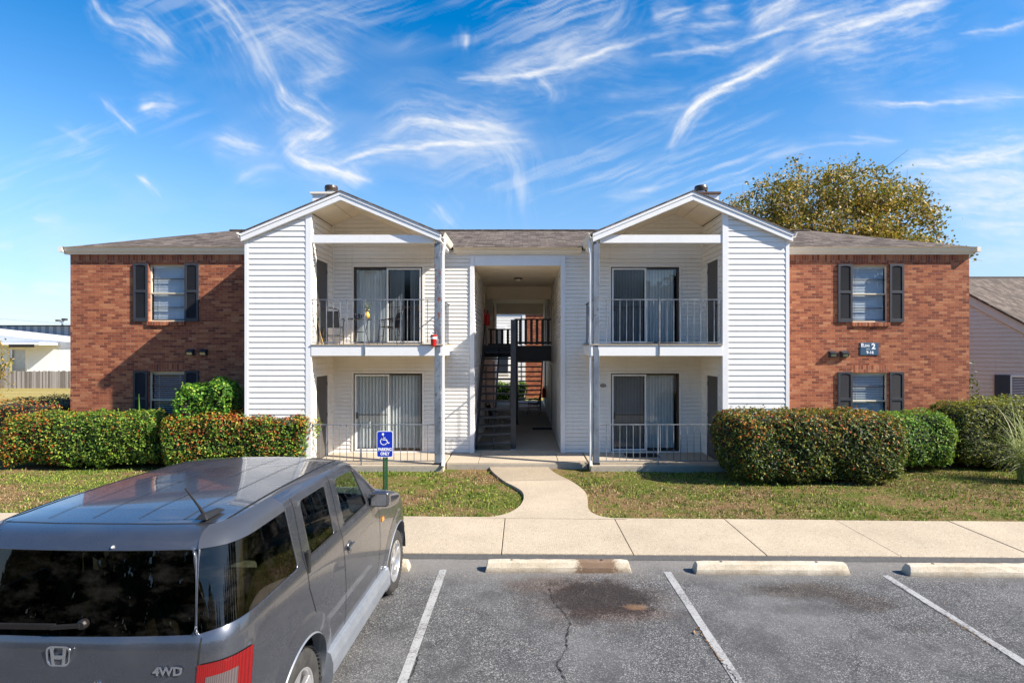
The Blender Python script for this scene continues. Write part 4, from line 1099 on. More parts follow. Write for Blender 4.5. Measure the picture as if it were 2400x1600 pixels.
for i in range(26):
    a=q.uniform(0,2*pi); c=Vector((.05*cos(a),.05*sin(a),.17+q.uniform(0,.12))); b.tube([(0,0,.12),c,c*1.5],.003,3)
    u=Vector((q.uniform(-1,1),q.uniform(-1,1),q.uniform(-.4,1))).normalized()*.03; w=u.cross(Vector((.3,.5,.8))).normalized()*.014; b.quad(c-u,c-w,c+u,c+w)
b.build('stems',M['leaf_dk'],V,local=True)
BR=empty('broom',(-4.86,13.35,FZ)); tag(BR,'straw broom leaning against the side wall in the left corner of the balcony','broom')
BR.scale=(.6,.6,.6)
b=MB(); b.tube([(.06,0,.28),(-.08,.02,1.0)],.011,6); b.build('broom_handle',M['straw'],BR,local=True)
b=MB(); b.add([(-.02,-.05,0),(.16,-.05,0),(.16,.05,0),(-.02,.05,0),(.045,-.02,.3),(.075,-.02,.3),(.075,.02,.3),(.045,.02,.3)],[(0,1,5,4),(1,2,6,5),(2,3,7,6),(3,0,4,7),(4,5,6,7)]); b.build('bristles',M['straw'],BR,local=True)
# red lantern / pail hung on the corner of the balcony
RB=empty('red_pail',(-2.085,yF-.085,2.83)); tag(RB,'bright red pail with a white band hung on the balcony corner post','pail')
b=MB(); b.lathe([(.052,-.02),(.06,.0),(.075,.24),(.08,.25),(.07,.245)],n=18); b.build('bucket',M['red'],RB,local=True,smooth=True)
b=MB(); b.lathe([(.071,.15),(.0735,.15),(.0765,.20),(.074,.20)],n=18); b.build('band',M['white'],RB,local=True); b=MB(); b.tube([(-.075,0,.25),(-.05,.05,.33),(0,.07,.35),(.05,.05,.33),(.075,0,.25)],.005,5); b.build('handle',M['galv'],RB,local=True)
def mat_(loc,sx,sy,label):
    r=empty('doormat',loc); tag(r,label,'doormat'); b=MB(); b.box(-sx,sx,-sy,sy,0,.015); b.build('mat',M['black_matte'],r,local=True,bevel=.004)
    b=MB()
    for i in range(9): b.box(-sx+.04+i*(2*sx-.1)/8,-sx+.055+i*(2*sx-.1)/8,-sy+.03,sy-.03,.0155,.019)
    b.build('ribs',M['sling'],r,local=True)
mat_((C+.80,18.9,Z0-.003),.33,.22,'black doormat on the breezeway floor by the right entry door')
mat_((3.05,14.25,Z0+.001),.42,.22,'black doormat on the right ground floor patio')
# accessible parking sign
SG=empty('parking_sign',(-2.59,10.5,gh(-2.59,10.5))); tag(SG,'blue accessible parking only sign on a green channel post','sign')
b=MB(); gz=gh(-2.59,10.5)
# U channel post with punched holes (drawn as gaps between web pieces)
b.box(-.030,-.022,.0,.028,-.3,.98); b.box(.022,.030,.0,.028,-.3,.98); b.box(-.046,-.030,.022,.030,-.3,.98); b.box(.030,.046,.022,.030,-.3,.98)
z=0.0
b.box(-.022,-.007,.0,.006,-.3,.98); b.box(.007,.022,.0,.006,-.3,.98)
while z<.97: b.box(-.007,.007,.0,.006,z,z+.018); z+=.030
b.build('post',M['green_post'],SG,local=True)
def rrect(w,h,r,n=6):
    P=[]
    for cx,cz,a0 in ((w/2-r,h/2-r,0),(-w/2+r,h/2-r,90),(-w/2+r,-h/2+r,180),(w/2-r,-h/2+r,270)):
        for k in range(n+1): a=R(a0+90*k/n); P.append((cx+r*cos(a),cz+r*sin(a)))
    return P
zc=1.005
b=MB(); b.prism([(x,z+zc) for x,z in rrect(.305,.492,.035)],-.006,-.001); b.build('panel',M['sign_white'],SG,local=True)
b=MB(); b.prism([(x,z+zc) for x,z in rrect(.283,.470,.028)],-.0075,-.006); b.build('panel_face',M['sign_blue'],SG,local=True)
b=MB(); y=-.0085
def stroke(P,w,close=False):
    for p,q_ in zip(P,P[1:]): b.bar((p[0],y,p[1]+zc),(q_[0],y,q_[1]+zc),.0016,w,(-(q_[1]-p[1]),0,(q_[0]-p[0])))
    for p in P[1:-1]: b.prism([(p[0]+w/2*cos(2*pi*k/10),p[1]+zc+w/2*sin(2*pi*k/10)) for k in range(10)],y-.0009,y+.0009)
b.prism([(-.036+.021*cos(2*pi*k/20),.188+zc+.021*sin(2*pi*k/20)) for k in range(20)],y-.001,y+.001)
stroke([(-.038,.16),(-.036,.082),(.028,.082),(.060,.018),(.085,.028)],.017); stroke([(-.036,.118),(.012,.118)],.014); 
stroke([(-.036,.17),(-.036,.09)],.020)
cx,cz=-.022,.050; stroke([(cx+.062*cos(R(a)),cz+.062*sin(R(a))) for a in range(115,345,10)],.013)
b.build('wheelchair_symbol',M['sign_white'],SG,local=True)
text_mesh('PARKING',.078,M['sign_white'],SG,(0,-.0085,zc-.125),sx=.78,bold=.003); text_mesh('ONLY',.078,M['sign_white'],SG,(0,-.0085,zc-.205),sx=.80,bold=.003)
# ------------------------------------------------------------------ vegetation
def leaf_mb(b,P,N,size,mats,asp=.5,fold=.25,droop=0):
    """P,N numpy arrays: leaf centres and facing normals."""
    n=len(P); r=rng.normal(size=(n,3)); N=N/np.linalg.norm(N,axis=1,keepdims=True)
    U=r-(r*N).sum(1,keepdims=True)*N; U/=np.linalg.norm(U,axis=1,keepdims=True); Wv=np.cross(N,U)
    s=size*rng.uniform(.6,1.25,(n,1))
    A=P-U*s*.5; B=P+U*s*.5+N*s*droop; Cc=P+Wv*s*asp*.5+N*s*fold*.3; D=P-Wv*s*asp*.5+N*s*fold*.3
    V=np.stack([A,Cc,B,D],1).reshape(-1,3); base=len(b.v)
    b.v += [tuple(v) for v in V.tolist()]
    b.f += [(base+4*i,base+4*i+1,base+4*i+2,base+4*i+3) for i in range(n)]
    b.m += list(mats)
def hedge(name,label,cat,x0,x1,y0,y1,zt,mats,redf,n,size=.055,r=.3,lump=.07,group=None,seed=1,roty=0):
    q=np.random.default_rng(seed); cx,cy=(x0+x1)/2,(y0+y1)/2; zb=gh(cx,cy)-.02
    hx,hy,hz=(x1-x0)/2,(y1-y0)/2,(zt-zb)/2; root=empty(name,(cx,cy,zb)); tag(root,label,cat,group)
    def field(P):
        return (np.sin(P[:,0]*3.1+seed)*np.cos(P[:,2]*3.7+seed*2)+np.sin(P[:,1]*4.3+P[:,0]*5.2)*.7+np.sin(P[:,0]*9.1+P[:,2]*8.3+seed)*.45)/2
    def surf(m):
        # sample a rounded box
        A=np.array([hy*hz*2,hy*hz*2,hx*hz*3.4,hx*hz*1.6,hx*hy*3.0]); A=A/A.sum(); f=q.choice(5,m,p=A)
        u=q.uniform(-1,1,m); v=q.uniform(-1,1,m); P=np.zeros((m,3)); 
        sx=np.where(f==0,-1,np.where(f==1,1,u)); sy=np.where(f==2,-1,np.where(f==3,1,np.where(f<2,u,v))); sz=np.where(f==4,1,v)
        P[:,0]=sx*hx; P[:,1]=sy*hy; P[:,2]=sz*hz
        H=np.array([hx,hy,hz]); rr_=min(r,hx*.95,hy*.95,hz*.95); core=np.clip(P,-(H-rr_),(H-rr_)); d=P-core; L=np.linalg.norm(d,axis=1,keepdims=True)+1e-9
        Nn=d/L; P=core+Nn*rr_
        # taper in towards the foot
        k=1-.10*np.clip((-P[:,2]/hz),0,1)**2; P[:,0]*=k; P[:,1]*=k
        P+=Nn*(field(P)[:,None]*lump)
        return P,Nn
    P,Nn=surf(n)
    clump=np.sin(P[:,0]*17+3*np.sin(P[:,2]*11))*np.cos(P[:,2]*15+2*np.sin(P[:,0]*9))*np.cos(P[:,1]*13)
    depth=-np.abs(q.normal(0,.045,n))+clump*.045+(q.random(n)<.03)*q.uniform(.02,.10,n)
    P=P+Nn*depth[:,None]; P[:,2]+=hz
    keep=P[:,2]>.03; P=P[keep]; Nn=Nn[keep]; n=len(P)
    N=Nn*.8+q.normal(size=(n,3))*.6+np.array([0.1,-.05,.45])
    top=np.clip((P[:,2]/(2*hz)-.6)/.4,0,1); fld=field(P*1.3+3.1)
    pr=redf[0]+redf[1]*top+redf[2]*np.clip(fld,0,1)+(redf[3]*np.clip(-P[:,0]/hx,0,1) if len(redf)>3 else 0)
    mi=np.where(q.random(n)<pr,1,0)
    b=MB(); leaf_mb(b,P,N,size,mi.tolist()); o=b.build('foliage',mats,root,local=True)
    # solid inner body, its dark colour stands in for shade between the leaves
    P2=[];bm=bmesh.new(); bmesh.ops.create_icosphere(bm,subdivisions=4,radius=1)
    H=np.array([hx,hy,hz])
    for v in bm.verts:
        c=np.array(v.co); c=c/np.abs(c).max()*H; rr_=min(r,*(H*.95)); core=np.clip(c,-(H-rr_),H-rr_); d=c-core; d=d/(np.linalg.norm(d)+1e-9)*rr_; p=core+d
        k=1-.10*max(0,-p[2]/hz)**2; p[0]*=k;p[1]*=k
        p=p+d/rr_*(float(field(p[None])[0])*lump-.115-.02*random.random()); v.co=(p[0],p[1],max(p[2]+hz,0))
    me=bpy.data.meshes.new('dark_core'); bm.to_mesh(me); bm.free(); me.materials.append(M['inner']); o2=bpy.data.objects.new('dark_core',me); COL.objects.link(o2); o2.parent=root
    return root
G_='clipped hedges and bushes in front of the building'
hedge('hedge','long clipped hedge with red new leaves at its left end, below the left brick wall','hedge',-12.6,-8.63,13.15,14.35,1.20,[M['lf_green'],M['lf_red']],(.015,.05,.05,.40),17000,.066,.45,.08,G_,1)
hedge('hedge','low red tipped hedge running back around the left brick corner','hedge',-14.5,-12.15,14.5,17.0,1.36,[M['lf_green'],M['lf_red']],(.05,.6,.2),5000,.06,.3,.06,G_,12)
hedge('hedge','clipped hedge with rusty red top, standing before the left white siding panel','hedge',-8.55,-4.98,12.95,14.1,1.26,[M['lf_green'],M['lf_red']],(.10,.38,.30),16000,.066,.36,.08,G_,2)
hedge('bush','rounded bright green bush between the left brick wall and the hedge','bush',-8.34,-6.85,13.15,13.95,1.98,[M['lf_bright'],M['lf_green']],(.20,0,.2),7000,.08,.62,.12,G_,3)
hedge('hedge','big dark clipped hedge with orange tips, right of the right patio','hedge',4.26,8.05,11.35,13.0,1.40,[M['lf_dark'],M['lf_red']],(.03,.24,.16),24000,.066,.50,.08,G_,4)
hedge('bush','round green glossy bush between the two right hedges','bush',8.25,10.25,12.75,14.2,1.26,[M['lf_bright'],M['lf_green']],(.5,-.2,.2),10500,.062,.62,.08,G_,5)
hedge('hedge','dark hedge with yellow top by the right brick corner','hedge',10.25,13.4,13.0,14.45,1.44,[M['lf_dark'],M['lf_olive']],(.3,.6,.2),17000,.060,.42,.09,G_,6)
hedge('hedge','low yellow green hedge running back beside the grey sided house','hedge',11.95,15.8,15.3,17.4,1.32,[M['lf_green'],M['lf_olive']],(.3,.5,.2),5000,.07,.4,.08,G_,7)
# stray upright shoot over the left hedge
SH=empty('plant_shoot',(W(300,930,13.9).x,14.2,.6)); tag(SH,'single upright green shoot rising above the left hedge','plant')
b=MB(); b.tube([(0,0,0),(.01,0,.6),(0,0,1.0)],[.02,.018,.004],5); b.add([(-.03,0,.2),(.0,0,.2),(.0,0,1.02)],[(0,1,2)]); b.build('stem',M['lf_bright'],SH,local=True)
# pampas clump
PG=empty('pampas_grass',(10.95,11.8,gh(11.2,12))); tag(PG,'arching pale ornamental grass clump at the right edge of the picture','ornamental grass')
b=MB(); q=random.Random(12)
for i in range(520):
    a=q.uniform(0,2*pi); L=q.uniform(1.1,2.5); lean=q.uniform(.15,.95); c=Vector((q.uniform(-.28,.28),q.uniform(-.28,.28),0)); w=q.uniform(.007,.015)
    side=Vector((-sin(a),cos(a),0))*w; P=[]
    for k in range(9):
        t=k/8; P.append(c+Vector((cos(a)*L*lean*t*t*.9,sin(a)*L*lean*t*t*.9,max(.02,L*(t*.95-.80*lean*t**2.2)))))
    n=len(b.v)
    for k,p in enumerate(P): s=side*(1-k/8.5); b.v += [tuple(p-s),tuple(p+s)]
    for k in range(8): b.f.append((n+2*k,n+2*k+1,n+2*k+3,n+2*k+2)); b.m.append(0)
b.build('blades',M['lf_pampas'],PG,local=True)
# ------------------------------------------------------------------ trees
def tree(name,label,loc,H,Rx,Rz,ntwig,nleaf,leafsize,mat,seed,trunk_r=.22,crown_base=.35,cat='tree'):
    q=random.Random(seed); root=empty(name,loc); tag(root,label,cat); b=MB(); tips=[]
    def branch(p,d,L,r,lv):
        n=5; P=[Vector(p)]; dd=Vector(d).normalized()
        for i in range(n):
            dd=(dd+Vector((q.gauss(0,.13),q.gauss(0,.13),q.gauss(0.03,.08)))).normalized(); P.append(P[-1]+dd*L/n)
        b.tube(P,[r*(1-.13*i) for i in range(n+1)],6 if lv<2 else 4,caps=False)
        if lv>=3: tips.extend(P[1:]); return
        k={0:7,1:5,2:4,3:4}[lv]
        for j in range(k):
            t=.35+.65*(j+q.random()*.6)/k if lv else .45+.55*j/k; ip=min(n-1,int(t*n)); pp=P[ip].lerp(P[ip+1],t*n-ip)
            a=q.uniform(0,2*pi); side=Vector((cos(a),sin(a),q.uniform(-.05,.35))); nd=(dd*.75+side*(.85 if lv else .95)).normalized()
            branch(pp,nd,L*q.uniform(.52,.74),r*.55,lv+1)
    branch((0,0,0),(0.02,0,1),H*.42,trunk_r,0)
    T=np.array([tuple(t) for t in tips]); c=np.array([0,0,H*.60]); qq=np.random.default_rng(seed)
    # fill the crown: fine boughs grow from the nearest limb towards scattered points of an uneven dome
    m=640; d=qq.normal(size=(m,3)); d[:,2]=np.abs(d[:,2])*1.0-.25; d/=np.linalg.norm(d,axis=1,keepdims=True); ang=np.arctan2(d[:,2],d[:,0])
    lump=1.0+.06*np.sin(ang*7+seed)+.05*np.sin(ang*15+1)+.04*np.sin(d[:,1]*7)
    G=c+d*(qq.uniform(.25,1,m)**.42*lump)[:,None]*np.array([Rx,Rx*.8,Rz])
    D=(T-c)/np.array([Rx,Rx*.8,Rz]); T=T[(np.linalg.norm(D,axis=1)<1.0)]; TT=[T]
    allp=T.copy()
    for k in np.argsort(np.linalg.norm((G-c),axis=1)):
        g=G[k]; j=np.argmin(((allp-g)**2).sum(1)+ (allp[:,2]>g[2]+.3)*2.0); p=allp[j]; L=np.linalg.norm(g-p)
        mid=(p+g)/2+np.array([0,0,L*.10])+qq.normal(size=3)*L*.06; q1=(p+mid)/2; q2=(mid+g)/2
        b.tube([tuple(p),tuple(mid),tuple(g)],[.035,.022,.009],4,caps=False); new=np.array([q1,mid,q2,g]); allp=np.vstack([allp,new]); TT.append(new[1:])
        for s_ in range(2):
            e=g+qq.normal(size=3)*.38+np.array([0,0,.15]); b.tube([tuple(q2),tuple(e)],[.012,.005],3,caps=False); TT.append(e[None])
    b.build('trunk',M['bark'],root,local=True,smooth=True)
    T=np.vstack(TT); idx=qq.integers(0,len(T),nleaf); P=T[idx]+qq.normal(0,1,(nleaf,3))*np.array([.24,.24,.20]); N=qq.normal(size=(nleaf,3))+np.array([.2,-.3,.4])
    nn=np.linalg.norm((P-c)/np.array([Rx,Rx*.8,Rz]),axis=1); ok=nn<1.08+.05*np.sin(P[:,0]*4)+.04*np.sin(P[:,2]*7); P=P[ok]; N=N[ok]; nleaf=len(P)
    cn=np.sin(P[:,0]*1.3+seed)*np.cos(P[:,2]*1.7)+np.sin(P[:,1]*1.9+P[:,0]*2.7)*.5-.16*(P[:,2]-c[2])+.2; gl=(cn+qq.normal(0,.35,nleaf)>.75).astype(int)
    b=MB(); leaf_mb(b,P,N,leafsize,gl.tolist(),asp=.7); b.build('crown',[mat,M['lf_gold']],root,local=True)
    return T
TT=tree('sycamore_tree','tall sparse autumn tree with yellow and olive leaves behind the right roof',(14.5,27.0,-.6),11.7,5.6,5.2,0,62000,.15,M['lf_tree'],9,.26)
# leafy sprig poking past the right corner
def shrub(name,label,loc,rad,n,size,mat,seed,cat='shrub'):
    q=np.random.default_rng(seed); root=empty(name,loc); tag(root,label,cat); 
    d=q.normal(size=(n,3)); d/=np.linalg.norm(d,axis=1,keepdims=True); k=q.uniform(.25,1,n)**.5*(1+.25*np.sin(d[:,0]*7+d[:,2]*5)); P=d*k[:,None]*np.array(rad); P[:,2]+=rad[2]
    b=MB(); leaf_mb(b,P,d+q.normal(size=(n,3))*.7,size,[0]*n); b.build('crown',mat,root,local=True)
    b=MB()
    for i in range(9):
        t=q.normal(size=3)*np.array(rad)*.5; b.tube([(0,0,-.05),(t[0]*.5,t[1]*.5,rad[2]*.7),(t[0],t[1],rad[2]*1.3)],[.02,.014,.006],5)
    b.build('trunk',M['bark'],root,local=True); return root
shrub('young_tree','small dark green shrub peeking out behind the right brick corner',(12.65,16.2,-.2),(.42,.5,1.35),900,.11,M['lf_far'],31)
shrub('young_tree','small tree with orange and yellow autumn leaves at the left edge',(-34.6,36,-.8),(1.15,1.2,2.1),900,.24,M['lf_tree'],33)
# ------------------------------------------------------------------ right hand neighbour, turned away from the sun
def rot_frame(o,a):
    ux=Vector((cos(a),-sin(a),0)); uy=Vector((sin(a),cos(a),0)); o=Vector(o)
    return lambda x,y,z: tuple(o+ux*x+uy*y+Vector((0,0,z)))
a=R(27); o=Vector((13.2,21.5,0)); Fm=rot_frame(o,a)
NB=empty('neighbour_house',tuple(o)); tag(NB,'grey sided house with a brown shingle roof beyond the right hedge','house')
def ZX(px,py):   # intersection of a view ray with the wall plane, in wall coordinates
    d=Vector(((px-1200)/FOC,1,-(py-796)/FOC)); n=Vector((sin(a),cos(a),0)); t=n.dot(o)/n.dot(d); p=d*t; return (p-o).dot(Vector((cos(a),-sin(a),0))), p.z+CAMZ
u0,z0_=ZX(2190,660); u1,z1_=ZX(2352,746); sl=(z1_-z0_)/(u1-u0); ue=u1+3.2; ze=z1_+sl*3.2; us=u0-.25; zs=z0_-sl*.25
b=MB(); lapped(b,[(us,-1.2),(ue,-1.2),(ue,ze),(us,zs)],lambda u,z,of: Fm(u,-of,z),0,lap=.15,out=.02,z0=-1.2); b.build('wall',M['siding_grey'],NB)
b=MB(); 
def slab(b,P,t):
    P=[Vector(p) for p in P]; Q=[p-Vector((0,0,t)) for p in P]; b.add(P+Q,[(0,1,2,3),(7,6,5,4),(0,4,5,1),(1,5,6,2),(2,6,7,3),(3,7,4,0)])
slab(b,[Fm(us,-.06,zs+.02),Fm(ue,-.06,ze+.02),Fm(ue,-.02,ze+.02),Fm(us,-.02,zs+.02)],.34); b.build('rake_board',M['siding_grey'],NB)
# roof plane: rises from the rake to a level ridge
zr=CAMZ+(796-638)/FOC*27.0
b=MB(); P=[Fm(us,-.12,zs+.06),Fm(ue,-.12,ze+.06),(24.5,27.0,zr),(16.0,27.0,zr)]
b.add(P+[tuple(Vector(p)-Vector((0,0,.06))) for p in P],[(0,1,2,3),(0,4,5,1),(7,6,5,4),(1,5,6,2),(0,3,7,4)])
P2=[(16.0,27.0,zr),(24.5,27.0,zr),(30,36,2.2),(14,36,2.2)]; b.add(P2,[(0,1,2,3)])
b.build('roof',M['shingle'],NB,uv=lambda v:(v[0]*1.0,v[1]*1.2+v[2]*.2))
b=MB(); b.box(15.6,25,26.93,27.07,zr,zr+.05); b.build('ridge_cap',M['rust_cap'],NB)
b=MB(); b.quad(Fm(us,.0,-1.2),Fm(us,9,-1.2),Fm(us,9,zs),Fm(us,0,zs)); b.build('side_wall',M['siding_grey'],NB)
wu0,wz1=ZX(2324,862); wu1=wu0+.9; wz0=wz1-1.5
def fb(b,x0,x1,y0,y1,z0,z1):
    b.add([Fm(x0,y0,z0),Fm(x1,y0,z0),Fm(x1,y1,z0),Fm(x0,y1,z0),Fm(x0,y0,z1),Fm(x1,y0,z1),Fm(x1,y1,z1),Fm(x0,y1,z1)],[(0,3,2,1),(4,5,6,7),(0,1,5,4),(1,2,6,5),(2,3,7,6),(3,0,4,7)])
b=MB(); fb(b,wu0-.48,wu0-.06,-.07,-.02,wz0,wz1+.02); b.build('shutter',M['shutter'],NB)
b=MB(); fb(b,wu1+.06,wu1+.48,-.07,-.02,wz0,wz1+.02); b.build('shutter',M['shutter'],NB)
b=MB(); 
for A in ((wu0-.06,wu0,wz0,wz1),(wu1,wu1+.06,wz0,wz1),(wu0,wu1,wz1-.05,wz1+.02),(wu0,wu1,(wz0+wz1)/2-.02,(wz0+wz1)/2+.02)): fb(b,A[0],A[1],-.06,-.015,A[2],A[3])
wf=b.build('window',M['siding2'],NB)
b=MB(); fb(b,wu0,wu1,-.020,-.018,wz0,wz1-.05); b.build('pane',M['dark_room'],wf)
b=MB(); z=wz0
while z<wz1-.06: fb(b,wu0+.02,wu1-.02,-.035,-.022,z,z+.022); z+=.055
b.build('blinds',M['blind'],wf)
# ------------------------------------------------------------------ building seen through the breezeway
RBd=empty('rear_apartment_building',(0,38,0)); tag(RBd,'brick and white siding apartment block glimpsed through the breezeway','apartment building')
yr=38.0
def fr_(b,x0,x1,y0,y1,z0,z1): b.box(x0,x1,y0,y1,z0,z1)
b=MB(); lapped(b,[(-9,-1.2),(-.02,-1.2),(-.02,6.2),(-9,6.2)],front_plane(yr),0,lap=.2,out=.02); b.build('siding_wall',M['siding'],RBd)
b=MB(); b.quad((.2,yr,-1.2),(10,yr,-1.2),(10,yr,6.2),(.2,yr,6.2)); b.build('brick_wall',M['brick'],RBd)
b=MB(); b.box(-.02,.2,yr-.05,yr+.05,-1.2,6.2); b.build('corner_board',M['trim'],RBd)
b=MB(); b.box(-2.1,-1.15,yr-.06,yr-.01,2.3,4.25); w=b.build('door_trim',M['trim'],RBd); b=MB(); b.box(-2.0,-1.45,yr-.08,yr-.055,2.35,4.0); b.build('door',M['black'],w)
b=MB(); b.box(-1.7,-.9,yr-.06,yr-.01,.9,2.3); w=b.build('window',M['trim'],RBd); b=MB(); b.box(-1.62,-.98,yr-.07,yr-.055,1.0,2.2); b.build('pane',M['vent'],w)
b=MB(); b.box(-10,11,yr-.6,yr+8,6.2,6.35); b.build('roof',M['shingle'],RBd,uv=lambda v:(v[0],v[1]))
hedge('hedge','green hedge on the lawn seen through the breezeway','hedge',-3.2,.25,33.0,34.4,.62,[M['lf_bright'],M['lf_green']],(.4,0,.2),3500,.12,.35,.1,None,21)
b=MB(); b.prismz([(-6,28.9),(6,28.9),(6,30.4),(-6,30.4)],-.6,gh(0,29.5)+.03); struct(b.build('rear_path',M['walk']))
# ------------------------------------------------------------------ left background: fence and warehouse
FE=empty('board_fence',(-45,50,gh(-45,50))); tag(FE,'weathered grey board fence at the far left across the mown field','fence')
b=MB(); q=random.Random(3); x=-62
while x<-24:
    w=.135+q.uniform(-.01,.01); zb=gh(x,50)-.1; t=q.uniform(-.05,.05); b.box(x,x+w,50+q.uniform(0,.02),50.03+q.uniform(0,.02),zb,2.8-(852-796)*50/FOC+t+(x+40)*.0); x+=w+.012
b.build('boards',M['fence'],FE); b=MB(); b.box(-62,-24,50.06,50.12,-.2,-.1); b.box(-62,-24,50.06,50.12,.35,.45); b.build('rail',M['fence'],FE)
for xx in (-58,-54,-50,-46,-42,-38,-34,-30,-26):
    b=MB(); b.box(xx,xx+.1,50.06,50.16,-1.2,.5); b.build('post',M['fence'],FE)
yw=62.0
def WW(px,py): return W(px,py,yw)
WH=empty('warehouse',(-55,yw,-1.1)); tag(WH,'long white warehouse with a ribbed metal roof at the far left','warehouse')
zt0=WW(0,757).z; zt1=WW(165,775).z; xa=WW(0,0).x; xb=WW(165,0).x; sl=(zt1-zt0)/(xb-xa)
f=lambda x: zt0+sl*(min(x,xb)-xa)
dx0,dx1=WW(22,0).x,WW(60,0).x; dzt=WW(0,803).z; cx1=WW(136,0).x; cz=WW(0,792).z
def cwall():
    g=NG('white ribbed wall'); v=g.obj(); w=g.n('ShaderNodeTexWave',Vector=v,Scale=1.6).outputs['Fac']
    return g.out(g.pbr(Base_Color=(.78,.79,.82),Roughness=.5,Normal=g.bump(w,.3,.02)))
def croof():
    g=NG('ribbed metal roof'); v=g.obj(); x=g.n('ShaderNodeSeparateXYZ',Vector=v).outputs[0]
    s=g.m('FRACT',g.m('MULTIPLY',x,1.15)); c=g.mix(g.rng(s,.45,.55),(.22,.26,.32),(.44,.47,.52))
    return g.out(g.pbr(Base_Color=c,Roughness=.4))
M['wwall']=cwall(); M['wroof']=croof()
b=MB(); 
for (p,q_,z0,z1) in ((-90,dx0,-1.3,None),(dx0,dx1,dzt,None),(dx1,-30,-1.3,None)):
    b.poly([(p,yw,z0),(q_,yw,z0),(q_,yw,f(q_))]+([(xb,yw,f(xb))] if p<xb<q_ else [])+[(p,yw,f(p))])
b.quad((-30,yw,-1.3),(-30,yw+25,-1.3),(-30,yw+25,f(-30)+1),(-30,yw,f(-30)))
b.build('wall',M['wwall'],WH)
b=MB(); rz=CAMZ+48*(yw+1.2)/FOC-.95
P=[(-90,yw+1.2,rz-3),(-30,yw+1.2,rz-3),(-30,yw+1.2,rz+.95),(-90,yw+1.2,rz+.95)]
b.add([(-90,yw,f(-90)),(-30,yw,f(-30)),(-30,yw+1.2,f(-30)+.05),(-90,yw+1.2,f(-90)+.05)],[(0,1,2,3)])
b.add(P,[(0,1,2,3)]); b.build('roof',M['wroof'],WH)
b=MB(); b.box(-90,-30,yw+1.15,yw+1.35,rz+.9,rz+1.02); b.build('ridge_cap',M['vent'],WH)
b=MB(); p=Vector((-90,yw-.4,f(-90)+.0)); q_=Vector((xb,yw-.4,f(xb)+.0)); b.bar(p,q_,.25,.28); b.bar(q_,(-30,yw-.4,f(-30)),.25,.28); b.build('gutter',M['trim'],WH)
b=MB(); b.box(-90,cx1,yw-2.6,yw,cz,cz+.28); b.build('canopy',M['trim'],WH)
b=MB(); b.box(WW(70,0).x,cx1-.5,yw-2.62,yw-2.58,cz-.25,cz+.05); b.build('canopy_fascia',M['chair_metal'],WH)
b=MB(); b.quad((dx0,yw+.3,-1.3),(dx1,yw+.3,-1.3),(dx1,yw+.3,dzt),(dx0,yw+.3,dzt)); b.build('roller_door',M['galv'],WH)
b=MB(); b.box(dx1,dx1+.25,yw-.1,yw+.3,-1.3,dzt+.2); b.box(dx0,dx1,yw-.1,yw+.3,dzt,dzt+.3); b.build('door_frame',M['siding2'],WH)
b=MB(); b.box(-90,WW(48,0).x,yw-5,yw-4.7,-1.3,WW(0,836).z); b.build('low_wall',M['trim'],WH)
FL=empty('roof_floodlight',(WW(122,0).x,yw+1.25,rz+1)); tag(FL,'twin headed floodlight on the warehouse ridge','floodlight')
k=yw/FOC*1.02
b=MB(); b.tube([(0,0,0),(0,0,13*k)],.10,6); b.tube([(-9*k,0,10*k),(0,0,7*k),(7*k,0,13*k)],.06,5); b.build('pole',M['galv'],FL,local=True)
b=MB(); b.box(-13*k,-7*k,-.2,.2,9*k,13*k); b.build('lamp_head',M['black'],FL,local=True); b=MB(); b.box(1*k,9*k,-.2,.2,11*k,16*k); b.build('lamp_head',M['black'],FL,local=True)
b=MB(); b.prismz([(-16.5,12.6),(-13.6,12.6),(-14.6,19),(-20,19)],-.4,gh(-14,14)+.05); struct(b.build('side_path',M['walk']))
# trees across the lot behind the camera: what the car glass and windows reflect
def treeline():
    b=MB(); n=0
    for i in range(30):
        x,y=(-64+i*6+random.uniform(-1,1),-48+random.uniform(-3,3)) if i<21 else (62+random.uniform(-3,3),-44+(i-21)*8)
        H=random.uniform(12,17); m=1100
        d=rng.normal(size=(m,3)); d/=np.linalg.norm(d,axis=1,keepdims=True); P=d*(rng.uniform(.5,1,m)**.5)[:,None]*np.array([5.6,3.6,H*.5])+np.array([x,y,H*.5])
        leaf_mb(b,P,d+rng.normal(size=(m,3))*.5,1.3,[0]*m,asp=.8)
        b.tube([(x,y,-.1),(x+.2,y,H*.35),(x-.1,y,H*.7)],[.3,.22,.1],6,m=1)
    tag(b.build('treeline',[M['lf_far'],M['bark']]),'dark belt of trees beyond the far side of the parking lot','trees',kind='stuff')
treeline()
# ------------------------------------------------------------------ the parked car (local frame: x right, y forward, z up, origin under the tailgate)
CAR=empty('parked_car',(-2.425,2.86,0),R(-1.5)); tag(CAR,'dark grey boxy compact wagon parked facing the building, seen from behind','car')
Zr=[.30,.50,.80,1.13,1.235,1.290,1.685,1.745,1.775]
Wr=[.845,.885,.900,.900,.888,.868,.795,.762,.690]
Yr=[.07,.00,.0,.045,.065,.085,.190,.240,.330]
ST={}   # column s: per row (x,y,z)
def col(kind):
    out=[]
    for j in range(9):
        w=Wr[j]; r=Yr[j]; z=Zr[j]; k=w/.9
        if j==5 and kind in('c0','c1','c2','c2b'): z=1.270
        out.append({'c0':(0,r,z),'c1':(.40*k,r+.006,z),'c2':(.705*k if j<8 else .60,r+.035,z),'c2b':(.716*k if j<8 else .612,r+.038,z),'c3':(.850*k if j<8 else .66,r+.10,z),'s':(w,r+.26,z)}[kind])
    return out
cols=[col('c0'),col('c1'),col('c2'),col('c2b'),col('c3'),col('s')]
